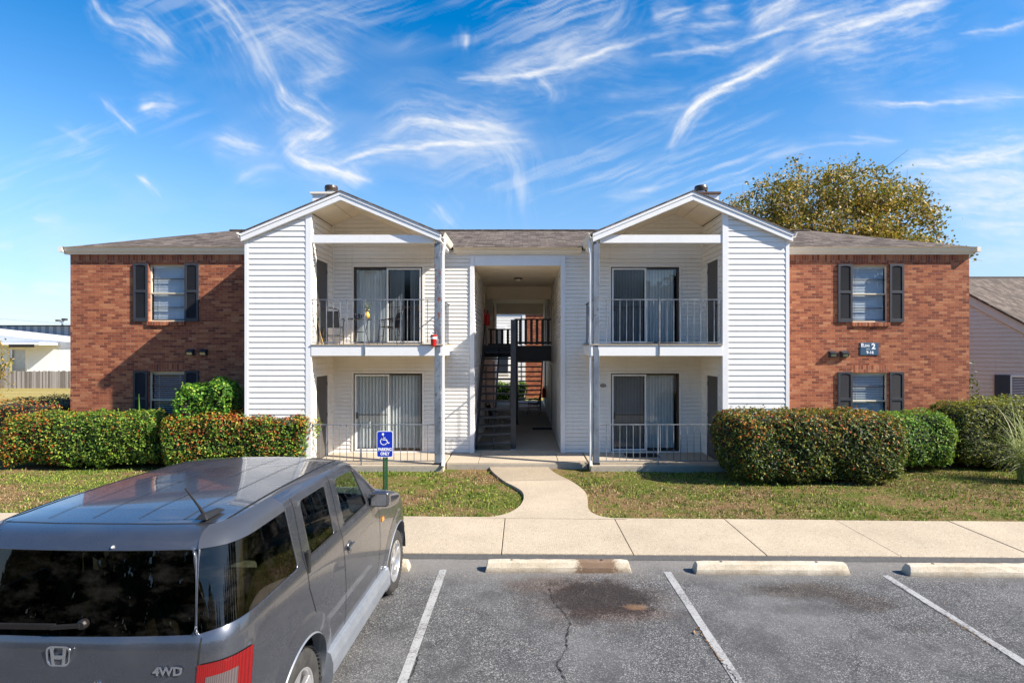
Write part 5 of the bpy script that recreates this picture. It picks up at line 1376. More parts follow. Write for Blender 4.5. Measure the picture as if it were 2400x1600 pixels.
def side(yb,yt,zs=None,ws=None):
    out=[]
    for j in range(9):
        z=(zs or Zr)[j]; w=(ws or Wr)[j]; t=min(1,max(0,(Zr[j]-1.30)/(1.70-1.30)))
        out.append((w,yb+(yt-yb)*t,z))
    return out
def zroof(d): return [*Zr[:5],Zr[5],Zr[6]-d*.8,Zr[7]-d,Zr[8]-d]
ZH=[.30,.50,.80,1.02,1.10,1.135,1.16,1.18,1.19]
cols+= [side(.62,.62,zroof(-.004)),side(.97,.93,zroof(-.01)),side(1.19,1.16,zroof(-.012)),side(1.65,1.62,zroof(-.008)),side(1.90,1.84,zroof(.0)),side(2.52,2.28,zroof(.015)),
 [ (.845,2.78,.30),(.885,2.78,.50),(.9,2.78,.80),(.9,2.78,1.11),(.885,2.80,1.24),(.866,2.82,1.30),(.785,2.42,1.655),(.745,2.40,1.71),(.675,2.40,1.735)],
 [ (.845,3.10,.30),(.885,3.10,.50),(.9,3.10,.78),(.9,3.12,1.04),(.88,3.14,1.13),(.862,3.15,1.165),(.84,3.16,1.18),(.80,3.17,1.19),(.745,3.17,1.195)],
 [ (.845,3.5,.30),(.885,3.5,.50),(.9,3.5,.76),(.9,3.5,.98),(.88,3.5,1.07),(.862,3.5,1.105),(.83,3.5,1.125),(.78,3.5,1.135),(.70,3.5,1.145)],
 [ (.845,3.9,.30),(.88,3.9,.50),(.89,3.9,.72),(.885,3.9,.90),(.865,3.9,.99),(.845,3.9,1.03),(.81,3.9,1.055),(.76,3.9,1.07),(.68,3.9,1.08)],
 [ (.80,4.12,.30),(.82,4.14,.50),(.83,4.14,.70),(.82,4.13,.86),(.80,4.11,.93),(.78,4.09,.97),(.75,4.07,1.0),(.70,4.06,1.015),(.62,4.04,1.025)],
 [ (.45,4.25,.30),(.46,4.28,.50),(.46,4.28,.70),(.46,4.26,.86),(.45,4.23,.93),(.45,4.20,.97),(.45,4.16,1.0),(.44,4.13,1.02),(.42,4.10,1.035)],
 [ (0,4.28,.30),(0,4.31,.50),(0,4.31,.70),(0,4.29,.86),(0,4.26,.93),(0,4.23,.97),(0,4.18,1.0),(0,4.15,1.02),(0,4.12,1.04)]]
NC=len(cols)   # 0..18
VV={}; vlist=[]
def vid(p):
    k=(round(p[0],4),round(p[1],4),round(p[2],4))
    if k not in VV: VV[k]=len(vlist); vlist.append(k)
    return VV[k]
faces=[]  # (verts, group)
CORN=set()
def grp(i,j):
    # i: between column i and i+1, j: between rows j and j+1
    if j==5:
        if i in(0,1): return 'rear'
        if i in(3,4,5,6): return 'quarter'
        if i==8: return 'rdoor'
        if i==10: return 'fdoor'
    if j in(6,7) and i in(3,4,5,6): return 'rpanel'
    if j==2 and i in(3,4): return 'lamp'
    return 'body'
for sgn in(1,-1):
    for i in range(NC-1):
        for j in range(8):
            q=[cols[i][j],cols[i+1][j],cols[i+1][j+1],cols[i][j+1]]
            q=[(p[0]*sgn,p[1],p[2]) for p in q]
            ids=[vid(p) for p in q]
            if sgn<0: ids=ids[::-1]
            g_=grp(i,j)
            faces.append((ids,g_,sgn))
    # mark window corners
    for (a,c,j0,j1) in ((0,2,5,6),(3,7,5,6),(8,9,5,6),(10,11,5,6),(3,5,2,3),(3,7,6,8)):
        for i in(a,c):
            for j in(j0,j1):
                p=cols[i][j]; CORN.add(vid((p[0]*sgn,p[1],p[2])))
    # top grid
    ring=[cols[i][8] for i in range(NC)]
    rows=[[ring[0],ring[1],ring[2],ring[3],ring[4]]]
    wx=lambda e,k:(e[0]*k)
    for i in range(5,NC-3):
        e=ring[i]; cz=.022 if i<13 else .03
        rows.append([(0,e[1]+(.0 if i<12 else .05),e[2]+cz),(e[0]*.58,e[1]+(.0 if i<12 else .04),e[2]+cz*.75),(e[0]*.85,e[1],e[2]+cz*.3),(e[0]*.92,e[1],e[2]+cz*.15),e])
    rows.append([ring[NC-1],ring[NC-2],None,None,ring[NC-3]])
    e=ring[NC-3]; f_=ring[NC-2]; rows[-1][2]=((e[0]*.6+f_[0]*.4),(e[1]*.6+f_[1]*.4),(e[2]*.6+f_[2]*.4)); 
    rows[-1]=[ring[NC-1],ring[NC-2],ring[NC-3]]
    for r_ in range(len(rows)-2):
        for k in range(4):
            q=[rows[r_][k],rows[r_][k+1],rows[r_+1][k+1],rows[r_+1][k]]
            ids=[vid((p[0]*sgn,p[1],p[2])) for p in q]
            if sgn<0: ids=ids[::-1]
            gi=r_+4  # column index of lower row
            faces.append((ids,'shield' if gi==12 else 'body',sgn))
            if gi==12:
                pass
    # hood nose: last full row to the 3 point row
    A=rows[-2]; Bq=rows[-1]
    for q in ([A[0],A[1],Bq[1],Bq[0]],[A[1],A[2],A[3],Bq[1]],[A[3],A[4],Bq[2],Bq[1]]):
        ids=[vid((p[0]*sgn,p[1],p[2])) for p in q]
        if sgn<0: ids=ids[::-1]
        faces.append((ids,'body',sgn))
def eval_patch(fs,levels=3,crease=.72,name='tmp'):
    used=sorted({i for f in fs for i in f}); mp={u:k for k,u in enumerate(used)}
    me=bpy.data.meshes.new(name); me.from_pydata([vlist[u] for u in used],[],[tuple(mp[i] for i in f) for f in fs])
    at=me.attributes.new('crease_vert','FLOAT','POINT')
    for k,u in enumerate(used): at.data[k].value=crease if u in CORN else 0
    o=bpy.data.objects.new(name,me); COL.objects.link(o)
    m=o.modifiers.new('s','SUBSURF'); m.levels=levels; m.render_levels=levels
    bpy.context.view_layer.update(); dg=bpy.context.evaluated_depsgraph_get()
    r=bpy.data.meshes.new_from_object(o.evaluated_get(dg)); bpy.data.objects.remove(o); bpy.data.meshes.remove(me)
    return r
def link_mesh(name,me,mat,parent=CAR,smooth=True):
    me.materials.clear(); me.materials.append(mat); me.name=name
    if smooth: me.polygons.foreach_set('use_smooth',[True]*len(me.polygons))
    o=bpy.data.objects.new(name,me); COL.objects.link(o); o.parent=parent; return o
body=eval_patch([f for f,g_,s in faces if g_=='body'],4)
full=eval_patch([f for f,g_,s in faces],4)
# wheel arches
RA=.455; WH_Y=(.99,3.565); WZ=.345
bm=bmesh.new(); bm.from_mesh(body)
for wy in WH_Y:
    ins=[v for v in bm.verts if abs(v.co.x)>.55 and ((v.co.y-wy)**2+(v.co.z-WZ)**2)<RA**2]; S_=set(ins)
    dele=[f for f in bm.faces if all(v in S_ for v in f.verts)]
    bmesh.ops.delete(bm,geom=dele,context='FACES')
    for v in bm.verts:
        if abs(v.co.x)>.55:
            d=Vector((v.co.y-wy,v.co.z-WZ)); 
            if d.length<RA and d.length>1e-6: d=d.normalized()*RA; v.co.y=wy+d.x; v.co.z=WZ+d.y
bmesh.ops.delete(bm,geom=[v for v in bm.verts if not v.link_faces],context='VERTS')
bm.to_mesh(body); bm.free()
bvh=BVHTree.FromPolygons([v.co[:] for v in full.vertices],[tuple(p.vertices) for p in full.polygons])
BODY=link_mesh('body',body,M['car'])
so_=BODY.modifiers.new('thick','SOLIDIFY'); so_.thickness=.012; so_.offset=-1
def patch(group,name,mat,sgn=None,inset=.004,parent=CAR):
    fs=[f for f,g_,s in faces if g_==group and (sgn is None or s==sgn)]
    me=eval_patch(fs,4)
    for v in me.vertices: v.co=v.co-v.normal*inset
    return link_mesh(name,me,mat,parent)
RG=patch('rear','rear_window',M['privacy'])
for s in(1,-1):
    patch('quarter','quarter_window',M['privacy'],s); patch('rdoor','door_window',M['privacy'],s)
    patch('fdoor','door_window',M['glass_car'],s)
patch('shield','windshield',M['glass_car'])
for s in(1,-1): patch('rpanel','roof_side_panel',M['car_panel'],s,-.003)
TL={}
for s in(1,-1): TL[s]=patch('lamp','tail_light',M['lamp_red'],s,-.006)
# surface projection helpers
def hit(p,d):
    p=Vector(p); d=Vector(d).normalized(); loc,n,i,dist=bvh.ray_cast(p-d*2,d,6)
    if loc is None: return None
    if n.dot(d)>0: n=-n
    return loc,n
def ribbon(P,d,w,mat,name,off=.0022,step=.03,parent=CAR,h=None):
    b=MB(); pts=[]
    for a,c in zip(P,P[1:]):
        a=Vector(a);c=Vector(c); n=max(2,int((c-a).length/step))
        for k in range(n): pts.append(a.lerp(c,k/n))
    pts.append(Vector(P[-1])); H=[hit(p,d) for p in pts]; H=[x for x in H if x]
    if len(H)<2: return
    prev=None
    for i,(l,n) in enumerate(H):
        t=(H[min(i+1,len(H)-1)][0]-H[max(i-1,0)][0]).normalized(); s=n.cross(t).normalized()*w/2; c=(l+n*off-s,l+n*off+s)
        if prev: b.quad(prev[0],c[0],c[1],prev[1])
        prev=c
    return b.build(name,mat,parent,local=True)
rt_=(-1,0,0); lf_=(1,0,0); dn=(0,0,-1); fw=(0,1,0)
for s,dd in((1,rt_),(-1,lf_)):
    X=1.0*s
    for P in ([(X,1.06,1.74),(X,1.06,1.33),(X,1.09,1.1),(X,1.27,.75),(X,1.32,.46)],[(X,1.74,1.735),(X,1.765,1.33),(X,1.79,1.1),(X,1.84,.8),(X,1.87,.46)],[(X,2.52,1.64),(X,2.78,1.29),(X,2.84,1.0),(X,2.86,.75),(X,2.80,.46)]):
        ribbon(P,dd,.007,M['gap'],'panel_gap')
    # black and bright window surrounds
    ribbon([(X,1.13,1.30),(X,1.7,1.30)],dd,.016,M['rubber'],'window_trim'); ribbon([(X,1.86,1.30),(X,2.56,1.30)],dd,.016,M['rubber'],'window_trim')
    # roof ditch
    ribbon([(s*.655,.36,2),(s*.655,1.5,2),(s*.645,2.40,2)],dn,.014,M['gap'],'roof_seam')
    ribbon([(s*.41,.45,2),(s*.41,1.6,2),(s*.40,2.25,2)],dn,.009,M['car_panel'],'roof_rib',off=.004); ribbon([(s*.14,.45,2),(s*.14,2.25,2)],dn,.009,M['car_panel'],'roof_rib',off=.004)
    ribbon([(s*.716,-1,1.255),(s*.720,-1,1.1),(s*.722,-1,.52)],fw,.008,M['gap'],'panel_gap')
ribbon([(-.655,.405,2),(-.3,.375,2),(0,.37,2),(.3,.375,2),(.655,.405,2)],dn,.008,M['gap'],'panel_gap')
ribbon([(-.70,-1,.60),(.70,-1,.60)],fw,.010,M['gap'],'panel_gap')
# matt composite panels over the side windows (rear roof side) : follows the shell slightly proud
def skin(y0,y1,z0,z1,s,mat,name,off=.004,ny=14,nz=5,ztop=None):
    b=MB(); rows=[]
    for a in range(ny+1):
        y=y0+(y1-y0)*a/ny; r=[]
        for c in range(nz+1):
            z=z0+(z1-z0)*c/nz
            h=hit((s*1.0,y,z),(-s,0,0)); 
            if h: r.append(h[0]+h[1]*off)
            else: r.append(None)
        rows.append(r)
    for a in range(ny):
        for c in range(nz):
            q=(rows[a][c],rows[a+1][c],rows[a+1][c+1],rows[a][c+1])
            if all(x is not None for x in q): b.quad(*q)
    return b.build(name,mat,CAR,local=True,smooth=True)
# fender flares
def flare(wy,s,r0,r1,mat,name,bulge):
    b=MB(); n=48; a0,a1=R(-8),R(188); m=5; rows=[]
    for i in range(n+1):
        a=a0+(a1-a0)*i/n; r=[]
        for k in range(m+1):
            t=k/m; rr=r0+(r1-r0)*t; y=wy+rr*cos(a); z=WZ+rr*sin(a)
            h=hit((s*1.0,y,max(z,.32)),(-s,0,0)); x=(abs(h[0].x) if h else .88)
            r.append((s*(x+bulge*(1-t)**.8*(.6+.4*sin(pi*min(1,max(0,(a-a0)/(a1-a0)))))),y,z))
        r.insert(0,(s*(abs(r[0][0])-.10),wy+(r0+.0)*cos(a),WZ+(r0)*sin(a)))
        rows.append(r)
    for i in range(n):
        for k in range(len(rows[0])-1): b.quad(rows[i][k],rows[i+1][k],rows[i+1][k+1],rows[i][k+1])
    return b.build(name,mat,CAR,local=True,smooth=True)
for wy in WH_Y:
    for s in(1,-1):
        flare(wy,s,.452,.585,M['car'],'fender_flare',.020); flare(wy,s,.440,.462,M['cladding'],'arch_lip',.027)
# sills
for s in(1,-1):
    b=MB(); pr=[(.80,.20),(.885,.20),(.925,.27),(.925,.37),(.905,.44),(.86,.46)]
    y0,y1=.99+.45,3.565-.45; n=len(pr)
    b.add([(s*x,y0,z) for x,z in pr]+[(s*x,y1,z) for x,z in pr],[(i,(i+1)%n,(i+1)%n+n,i+n) for i in range(n)]+[tuple(range(n)),tuple(range(2*n-1,n-1,-1))])
    b.build('side_sill',M['cladding'],CAR,local=True,bevel=.012,seg=3)
# rear bumper
b=MB(); P=[]; 
for x,y in ((-.86,.45),(-.90,.25),(-.86,.06),(-.72,-.06),(-.4,-.115),(0,-.125),(.4,-.115),(.72,-.06),(.86,.06),(.90,.25),(.86,.45)): P.append((x,y))
b.prismz(P+[(.7,.45),(.7,.2),(-.7,.2),(-.7,.45)],.34,.60); b.build('rear_bumper',M['car_panel'],CAR,local=True,bevel=.03,seg=4)
b=MB(); b.prismz([(-.86,3.95),(-.80,4.20),(-.45,4.34),(0,4.37),(.45,4.34),(.80,4.20),(.86,3.95),(.6,3.9),(-.6,3.9)],.28,.60); b.build('front_bumper',M['car_panel'],CAR,local=True,bevel=.03,seg=4)
b=MB(); b.box(-.40,.40,4.24,4.30,.66,.84); b.build('grille',M['black'],CAR,local=True,bevel=.02)
for s in(1,-1):
    b=MB(); b.box(s*.46,s*.80,4.02,4.25 if False else 4.20,.70,.90); b.build('headlight',M['lamp_clear'],CAR,local=True,bevel=.04,seg=3)
# underbody, floor, wells
b=MB(); b.box(-.62,.62,.15,4.0,.22,.52); b.build('underbody',M['black_matte'],CAR,local=True)
b=MB(); b.box(-.80,.80,.25,3.0,.50,.56); b.box(-.85,.85,1.3,2.95,.24,.42); b.build('floor_pan',M['black_matte'],CAR,local=True)
for s in(1,-1):
    for wy in WH_Y:
        n=18; b=MB()
        for i in range(n):
            a=pi*i/n; c=pi*(i+1)/n; r=.465
            b.quad((s*.88,wy+r*cos(a),WZ+r*sin(a)),(s*.55,wy+r*cos(a),WZ+r*sin(a)),(s*.55,wy+r*cos(c),WZ+r*sin(c)),(s*.88,wy+r*cos(c),WZ+r*sin(c)))
        b.build('wheel_well',M['black_matte'],CAR,local=True)
# interior
b=MB(); b.box(-.80,.80,2.55,3.05,.8,1.14); b.build('dashboard',M['dash'],CAR,local=True,bevel=.04,seg=3)
for s in(1,-1):
    for y0,hh in((1.95,1.0),(1.05,1.0)):
        b=MB(); b.box(s*.40-.25,s*.40+.25,y0,y0+.5,.56,.78); sb=b.build('seat',M['seat'],CAR,local=True,bevel=.05,seg=3)
        b=MB(); b.add([(s*.40-.24,y0-.04,.74),(s*.40+.24,y0-.04,.74),(s*.40+.24,y0+.12,.74),(s*.40-.24,y0+.12,.74),(s*.40-.21,y0-.17,1.30),(s*.40+.21,y0-.17,1.30),(s*.40+.21,y0-.07,1.30),(s*.40-.21,y0-.07,1.30)],[(0,3,2,1),(4,5,6,7),(0,1,5,4),(1,2,6,5),(2,3,7,6),(3,0,4,7)]); b.build('seat_back',M['seat'],sb,local=True,bevel=.04,seg=3)
        b=MB(); b.box(s*.40-.13,s*.40+.13,y0-.18,y0-.08,1.35,1.53); b.build('headrest',M['seat'],sb,local=True,bevel=.035,seg=3)
b=MB(); R_=.185; c0=Vector((-.40,2.50,1.10)); tl=R(28)
b.tube([c0+Vector((R_*cos(2*pi*k/28),R_*sin(2*pi*k/28)*sin(tl)*1.0,R_*sin(2*pi*k/28)*cos(tl))) for k in range(29)],.014,8); b.bar(c0+Vector((-R_,0,0)),c0+Vector((R_,0,0)),.03,.03); b.tube([c0,c0+Vector((0,.25,-.12))],.03,8)
b.build('steering_wheel',M['black'],CAR,local=True)
# wheels
def wheel(x,y,s):
    w=empty('wheel',(x,y,WZ)); w.parent=CAR
    b=MB(); T=.105
    b.lathe([(.225,-T*.9),(.30,-T),(.335,-T*.85),(.3505,-T*.6),(.3535,-T*.2),(.3535,T*.2),(.3505,T*.6),(.335,T*.85),(.30,T),(.225,T*.9)],axis='x',n=56,cap=False); tt=b.build('tyre',M['tyre'],w,local=True,smooth=True)
    b=MB()
    for k in range(56):
        a=2*pi*k/56
        for xx in(-.07,.0,.07): b.bar((xx-.026,.354*cos(a),.354*sin(a)),(xx+.026,.354*cos(a+.03),.354*sin(a+.03)),.014,.004,(0,cos(a),sin(a)))
    b.build('tread',M['rubber'],w,local=True)
    b=MB(); o=s*.075
    b.lathe([(.228,s*.094),(.215,s*.098),(.205,s*.085),(.20,s*.02),(.19,-s*.04)],axis='x',n=40,cap=False)
    b.build('rim',M['alloy'],w,local=True,smooth=True)
    b=MB(); b.lathe([(.20,0),(.19,s*.005),(.05,s*.005),(.0,s*.006)],axis='x',n=30); b.build('brake_disc',M['chair_metal'],w,local=True)
    b=MB()
    for k in range(5):
        a=2*pi*k/5+.3; ca,sa=cos(a),sin(a); ta,tb=-sa,ca
        P=[(.045,.040),(.13,.030),(.212,.045)]
        for (r0,w0),(r1,w1) in zip(P,P[1:]):
            xo0=s*(.082 if r0<.1 else .078); xo1=s*(.078 if r1<.2 else .088); xi=s*.045
            V_=[]
            for xx0,xx1 in((xo0,xo1),(xi,xi)):
                V_+=[(xx0,ca*r0+ta*w0,sa*r0+tb*w0),(xx0,ca*r0-ta*w0,sa*r0-tb*w0),(xx1,ca*r1-ta*w1,sa*r1-tb*w1),(xx1,ca*r1+ta*w1,sa*r1+tb*w1)]
            b.add(V_,[(0,1,2,3),(7,6,5,4),(0,4,5,1),(1,5,6,2),(2,6,7,3),(3,7,4,0)])
    b.lathe([(.060,s*.04),(.060,s*.086),(.045,s*.094),(.0,s*.096)],axis='x',n=24)
    b.build('spokes',M['alloy'],w,local=True,bevel=.005)
for s in(1,-1):
    for y in WH_Y: wheel(s*.78,y,s)
# tail lamp inner lens : clear rectangle inside the red frame
for s in(1,-1):
    b=MB(); rows=[]
    for x in [.755+.022*k for k in range(6)]:
        r=[]
        for z in(.90,.97,1.04,1.065):
            h=hit((s*x,-1,z),fw); r.append(h[0]+h[1]*.010 if h else None)
        rows.append(r)
    for a in range(len(rows)-1):
        for c in range(3):
            q=(rows[a][c],rows[a+1][c],rows[a+1][c+1],rows[a][c+1])
            if all(v is not None for v in q): b.quad(*q)
    b.build('clear_lens',M['lamp_clear'],TL[s],local=True,smooth=True)
# mirrors
for s in(1,-1):
    b=MB(); y=2.60
    cs=[(.0,.02,.9),(.06,.045,1.0),(.12,.05,1.0),(.155,.03,.8)]
    b.box(s*.88,s*1.065,y-.045,y+.06,1.245,1.395); mm=b.build('side_mirror',M['car'],CAR,local=True,bevel=.035,seg=4)
    b=MB(); b.box(s*.892,s*1.052,y-.052,y-.042,1.258,1.382); b.build('mirror_shell',M['black'],mm,local=True,bevel=.006)
    b=MB(); b.box(s*.900,s*1.044,y-.056,y-.0525,1.266,1.374); b.build('mirror_glass',M['mirror'],mm,local=True)
    b=MB(); b.bar((s*.82,y+.02,1.285),(s*.92,y,1.30),.06,.06); b.build('mirror_arm',M['black'],mm,local=True)
    # handle
    b=MB(); h=hit((s*1,1.93,1.09),(-s,0,0)); c=h[0]
    b.lathe([(.058,c.x+s*.000),(.055,c.x+s*.004),(.047,c.x+s*.004),(.040,c.x+s*.0015),(.0,c.x+s*.001)],(0,1.93,1.09),axis='x',n=24); hd=b.build('door_handle',M['car_panel'],CAR,local=True,smooth=False)
    b=MB(); b.box(c.x+s*.006,c.x+s*.026,1.862,1.998,1.082,1.116); b.build('grip',M['car'],hd,local=True,bevel=.006)
    b=MB(); h=hit((s*1,1.105,1.27),(-s,0,0)); c=h[0]; b.box(c.x-s*.01,c.x+s*.02,1.085,1.125,1.20,1.36); b.build('rear_door_latch',M['rubber'],CAR,local=True,bevel=.008)
    h=hit((s*1,2.93,1.02),(-s,0,0)); c=h[0]; b=MB(); b.box(c.x-.003 if s>0 else c.x-.012,c.x+.012 if s>0 else c.x+.003,2.90,2.965,1.0,1.04); b.build('side_marker',M['lamp_amber'],CAR,local=True,bevel=.005)
# antenna
b=MB(); b.add([(.50,.40,1.79),(.58,.40,1.79),(.58,.60,1.795),(.50,.60,1.795),(.525,.42,1.822),(.555,.42,1.822),(.550,.58,1.812),(.530,.58,1.812)],[(0,3,2,1),(4,5,6,7),(0,1,5,4),(1,2,6,5),(2,3,7,6),(3,0,4,7)]); an=b.build('antenna',M['rubber'],CAR,local=True,bevel=.006)
b=MB(); b.tube([(.535,.44,1.815),(.522,.41,1.87),(.488,.34,1.99)],[.011,.007,.004],8); b.build('mast',M['rubber'],an,local=True)
# wiper
h=hit((.10,-1,1.335),fw); c=h[0]
b=MB(); b.lathe([(.026,c.y+.0),(.028,c.y-.022),(.020,c.y-.034),(.0,c.y-.036)],(c.x,0,c.z),axis='y',n=20)
b.bar((c.x,c.y-.030,c.z),(c.x-.16,c.y-.030,c.z-.012),.016,.022); b.bar((c.x-.14,c.y-.024,c.z-.010),(c.x-.52,c.y-.018,c.z-.012),.012,.030)
wi=b.build('rear_wiper',M['chair_metal'],CAR,local=True,bevel=.002)
b=MB(); b.bar((c.x-.10,c.y-.008,c.z-.018),(c.x-.54,c.y-.006,c.z-.022),.006,.016); b.build('wiper_blade',M['rubber'],wi,local=True)
b=MB(); h=hit((.17,-1,1.700),fw); c=h[0]; b.lathe([(.009,c.y),(.011,c.y-.012),(.004,c.y-.022)],(c.x,0,c.z),axis='y',n=12); b.build('washer_nozzle',M['galv'],CAR,local=True)
# badges on the tailgate
def on_gate(x,z,off=.004): h=hit((x,-1,z),fw); return h[0]+h[1]*off
EM=empty('emblem',on_gate(0.0,1.185)); EM.parent=CAR; EM.scale=(1.12,1,1.12)
b=MB(); O=rrect(.112,.092,.026,5); I=rrect(.098,.078,.021,5); n=len(O)
O=[(x*(1+.12*z/.046*.5),z) for x,z in O]; I=[(x*(1+.12*z/.046*.5),z) for x,z in I]
b.add([(x,-.006,z) for x,z in O]+[(x,-.006,z) for x,z in I]+[(x,.0,z) for x,z in O]+[(x,0,z) for x,z in I],
      [(i,(i+1)%n,(i+1)%n+n,i+n) for i in range(n)]+[(i,(i+1)%n,(i+1)%n+2*n,i+2*n) for i in range(n)]+[(i+n,(i+1)%n+n,(i+1)%n+3*n,i+3*n) for i in range(n)])
for s in(1,-1): b.prism([(s*.040,.040),(s*.024,.040),(s*.017,-.040),(s*.030,-.040)],-.007,0); b.prism([(s*.040,.040),(s*.024,.040),(s*.021,.030),(s*.040,.034)],-.0068,0)
b.prism([(-.022,.006),(.022,.006),(.020,-.010),(.013,-.014),(-.013,-.014),(-.020,-.010)],-.0072,0)
b.build('emblem_letter',M['chrome'],EM,local=True,bevel=.0012)
p=on_gate(.575,1.09,.003); t=text_mesh('4WD',.060,M['chrome'],CAR,(p.x,p.y-.002,p.z),'badge',ext=.003,sx=1.1,bold=.0022); t.rotation_euler=(R(88),0,R(3))
b=MB(); p=on_gate(.215,1.05,0); b.lathe([(.016,p.y+.002),(.017,p.y-.006),(.010,p.y-.008),(.0,p.y-.004)],(p.x,0,p.z),axis='y',n=20); b.build('lock',M['chrome'],CAR,local=True)
b=MB(); p=on_gate(.0,.84,0); b.box(-.155,.155,p.y-.008,p.y-.002,.77,.92); b.build('licence_plate',M['sign_white'],CAR,local=True,bevel=.004)
b=MB(); p=on_gate(.0,1.0,0); b.box(-.20,.34,p.y-.028,p.y+.01,.965,1.005); b.build('tailgate_handle',M['car'],CAR,local=True,bevel=.012,seg=3)
SKY_STR=.105; CLOUD=.49; SKY_TINT=(1,1,1); EXPO=1.05
# ------------------------------------------------------------------ light, sky, camera
SUNV=Vector((2.84,-1.0,2.31)).normalized()      # towards the sun
elev=math.asin(SUNV.z); azim=atan2(SUNV.x,SUNV.y)
sun=bpy.data.lights.new('sun','SUN'); sun.energy=5.0; sun.angle=R(.53); sun.color=(1.0,.93,.82)
so=bpy.data.objects.new('sun',sun); COL.objects.link(so); so.rotation_euler=(-SUNV).to_track_quat('-Z','Y').to_euler(); so.location=(20,-10,30)
wd=bpy.data.worlds.new('World'); SC.world=wd; wd.use_nodes=True
g=NG(tree=wd.node_tree)
sky=g.n('ShaderNodeTexSky',{'sky_type':'NISHITA','sun_disc':False,'sun_elevation':elev,'sun_rotation':azim,'altitude':0,'air_density':1.0,'dust_density':.5,'ozone_density':3.0})
dirv=g.n('ShaderNodeTexCoord').outputs['Generated']
sp=g.n('ShaderNodeSeparateXYZ',Vector=dirv)
gen=g.noise(g.mapping(dirv,(2,2,7)),1.6,3,.6)
back=g.rng(sp.outputs[1],.0,-.3,0,1)
cl=g.m('MULTIPLY',g.m('MULTIPLY',g.rng(gen,.55,.75),.4),g.m('MULTIPLY',back,g.rng(sp.outputs[2],.0,.05)))
hs=g.n('ShaderNodeHueSaturation',Hue=.5,Saturation=g.rng(sp.outputs[2],.12,.56,1.12,1.50),Value=g.rng(sp.outputs[2],.0,.30,.70,1.0,True),Color=sky.outputs[0])
skyc=g.mix(1.0,hs.outputs[0],g.mix(g.rng(sp.outputs[2],.0,.25),(.86,.90,1.12),(1,1,1)),'MULTIPLY')
col=g.mix(cl,skyc,(5,5,5.1))
bg=g.n('ShaderNodeBackground',Color=col,Strength=SKY_STR)
g.n('ShaderNodeOutputWorld',Surface=bg.outputs[0])
# ------------------------------------------------------------------ high cirrus : a thin curved sheet of ice cloud far away, density computed per vertex
STR=[([(1545,335),(1570,290),(1600,240),(1680,195),(1830,120)],9,1.0,1.5),([(1830,120),(1960,62),(2200,-30)],22,.62,2.6),([(1600,240),(1480,262),(1400,272)],7,.22,2.5),([(1830,130),(2010,100)],10,.25,3),
([(1060,172),(1250,160),(1480,92)],6,.75,2.2),([(1110,165),(1290,110),(1400,60),(1440,-10)],22,.36,2.2),([(1270,150),(1330,110)],16,.3,2),([(1480,92),(1560,78)],5,.3,2),([(1500,60),(1580,25)],13,.45,2),([(1600,30),(1680,20)],9,.4,2),
([(1500,130),(1700,105),(1830,60),(1970,0)],6,.55,2.4),([(1720,78),(1800,22),(1860,-20)],20,.55,2.2),([(1560,68),(1700,60)],10,.35,2),([(1240,170),(1275,205),(1268,228)],9,.45,1.8),([(1300,130),(1480,150)],24,.16,2),
([(470,-10),(540,50),(610,150),(632,180)],17,.42,2.6),([(560,50),(700,30),(840,70)],26,.26,2.2),([(620,70),(720,110),(800,150)],24,.26,2.2),
([(632,180),(660,225),(720,260),(768,290)],11,.72,2.2),([(768,290),(740,312),(690,330),(655,355)],15,.85,1.8),([(650,340),(680,372),(760,395),(850,418)],8,.85,1.8),([(690,370),(760,392)],10,.45,2),([(790,395),(840,425)],13,.5,1.8),([(690,180),(800,160)],16,.25,2.2),
([(770,385),(880,345),(1000,328),(1215,318)],7,.75,2.4),([(890,320),(950,272),(1050,280),(1190,300)],15,.62,2.2),([(1140,318),(1180,370),(1200,480)],17,.30,2.4),([(1000,300),(1220,275)],22,.25,2.2),([(940,330),(1200,350)],26,.16,2),
([(195,-5),(225,35),(262,62)],5,.5,2.2),([(255,50),(330,70),(400,125)],14,.52,1.9),([(300,130),(415,150)],12,.18,2),([(318,250),(350,240),(402,246)],8,.7,1.8),([(238,222),(262,252),(312,296)],4,.42,2.4),([(312,400),(340,422),(370,450)],3.5,.55,1.6),([(485,318),(530,328),(600,338)],9,.5,1.9),([(1073,76),(1076,108)],7,.6,1.7),
([(1940,233),(2100,230),(2160,235),(2380,218)],3.5,.55,2.6),([(2060,382),(2200,368),(2400,325)],11,.75,2.4),([(2090,420),(2400,400)],16,.45,2.4),([(2150,470),(2420,430)],24,.50,2.2),([(2210,520),(2420,505)],13,.38,2.2),([(2200,72),(2300,60),(2380,30)],3.5,.5,2.4),([(1740,362),(1860,335),(2060,318)],4,.22,2.6),([(1950,310),(2070,318)],3.5,.28,2.4),([(1380,225),(1560,205)],8,.14,2.2),
([(70,660),(120,655),(190,668)],13,.42,1.8),([(-20,650),(30,655)],8,.3,2),([(-20,560),(30,556)],7,.25,2),([(540,410),(590,380),(640,385)],10,.30,2),([(990,470),(1040,515)],13,.25,2),([(75,500),(150,504)],5,.30,2),([(120,290),(210,330)],6,.16,2.2),([(1380,445),(1520,430)],6,.3,2),([(2200,600),(2400,570)],12,.2,2)]

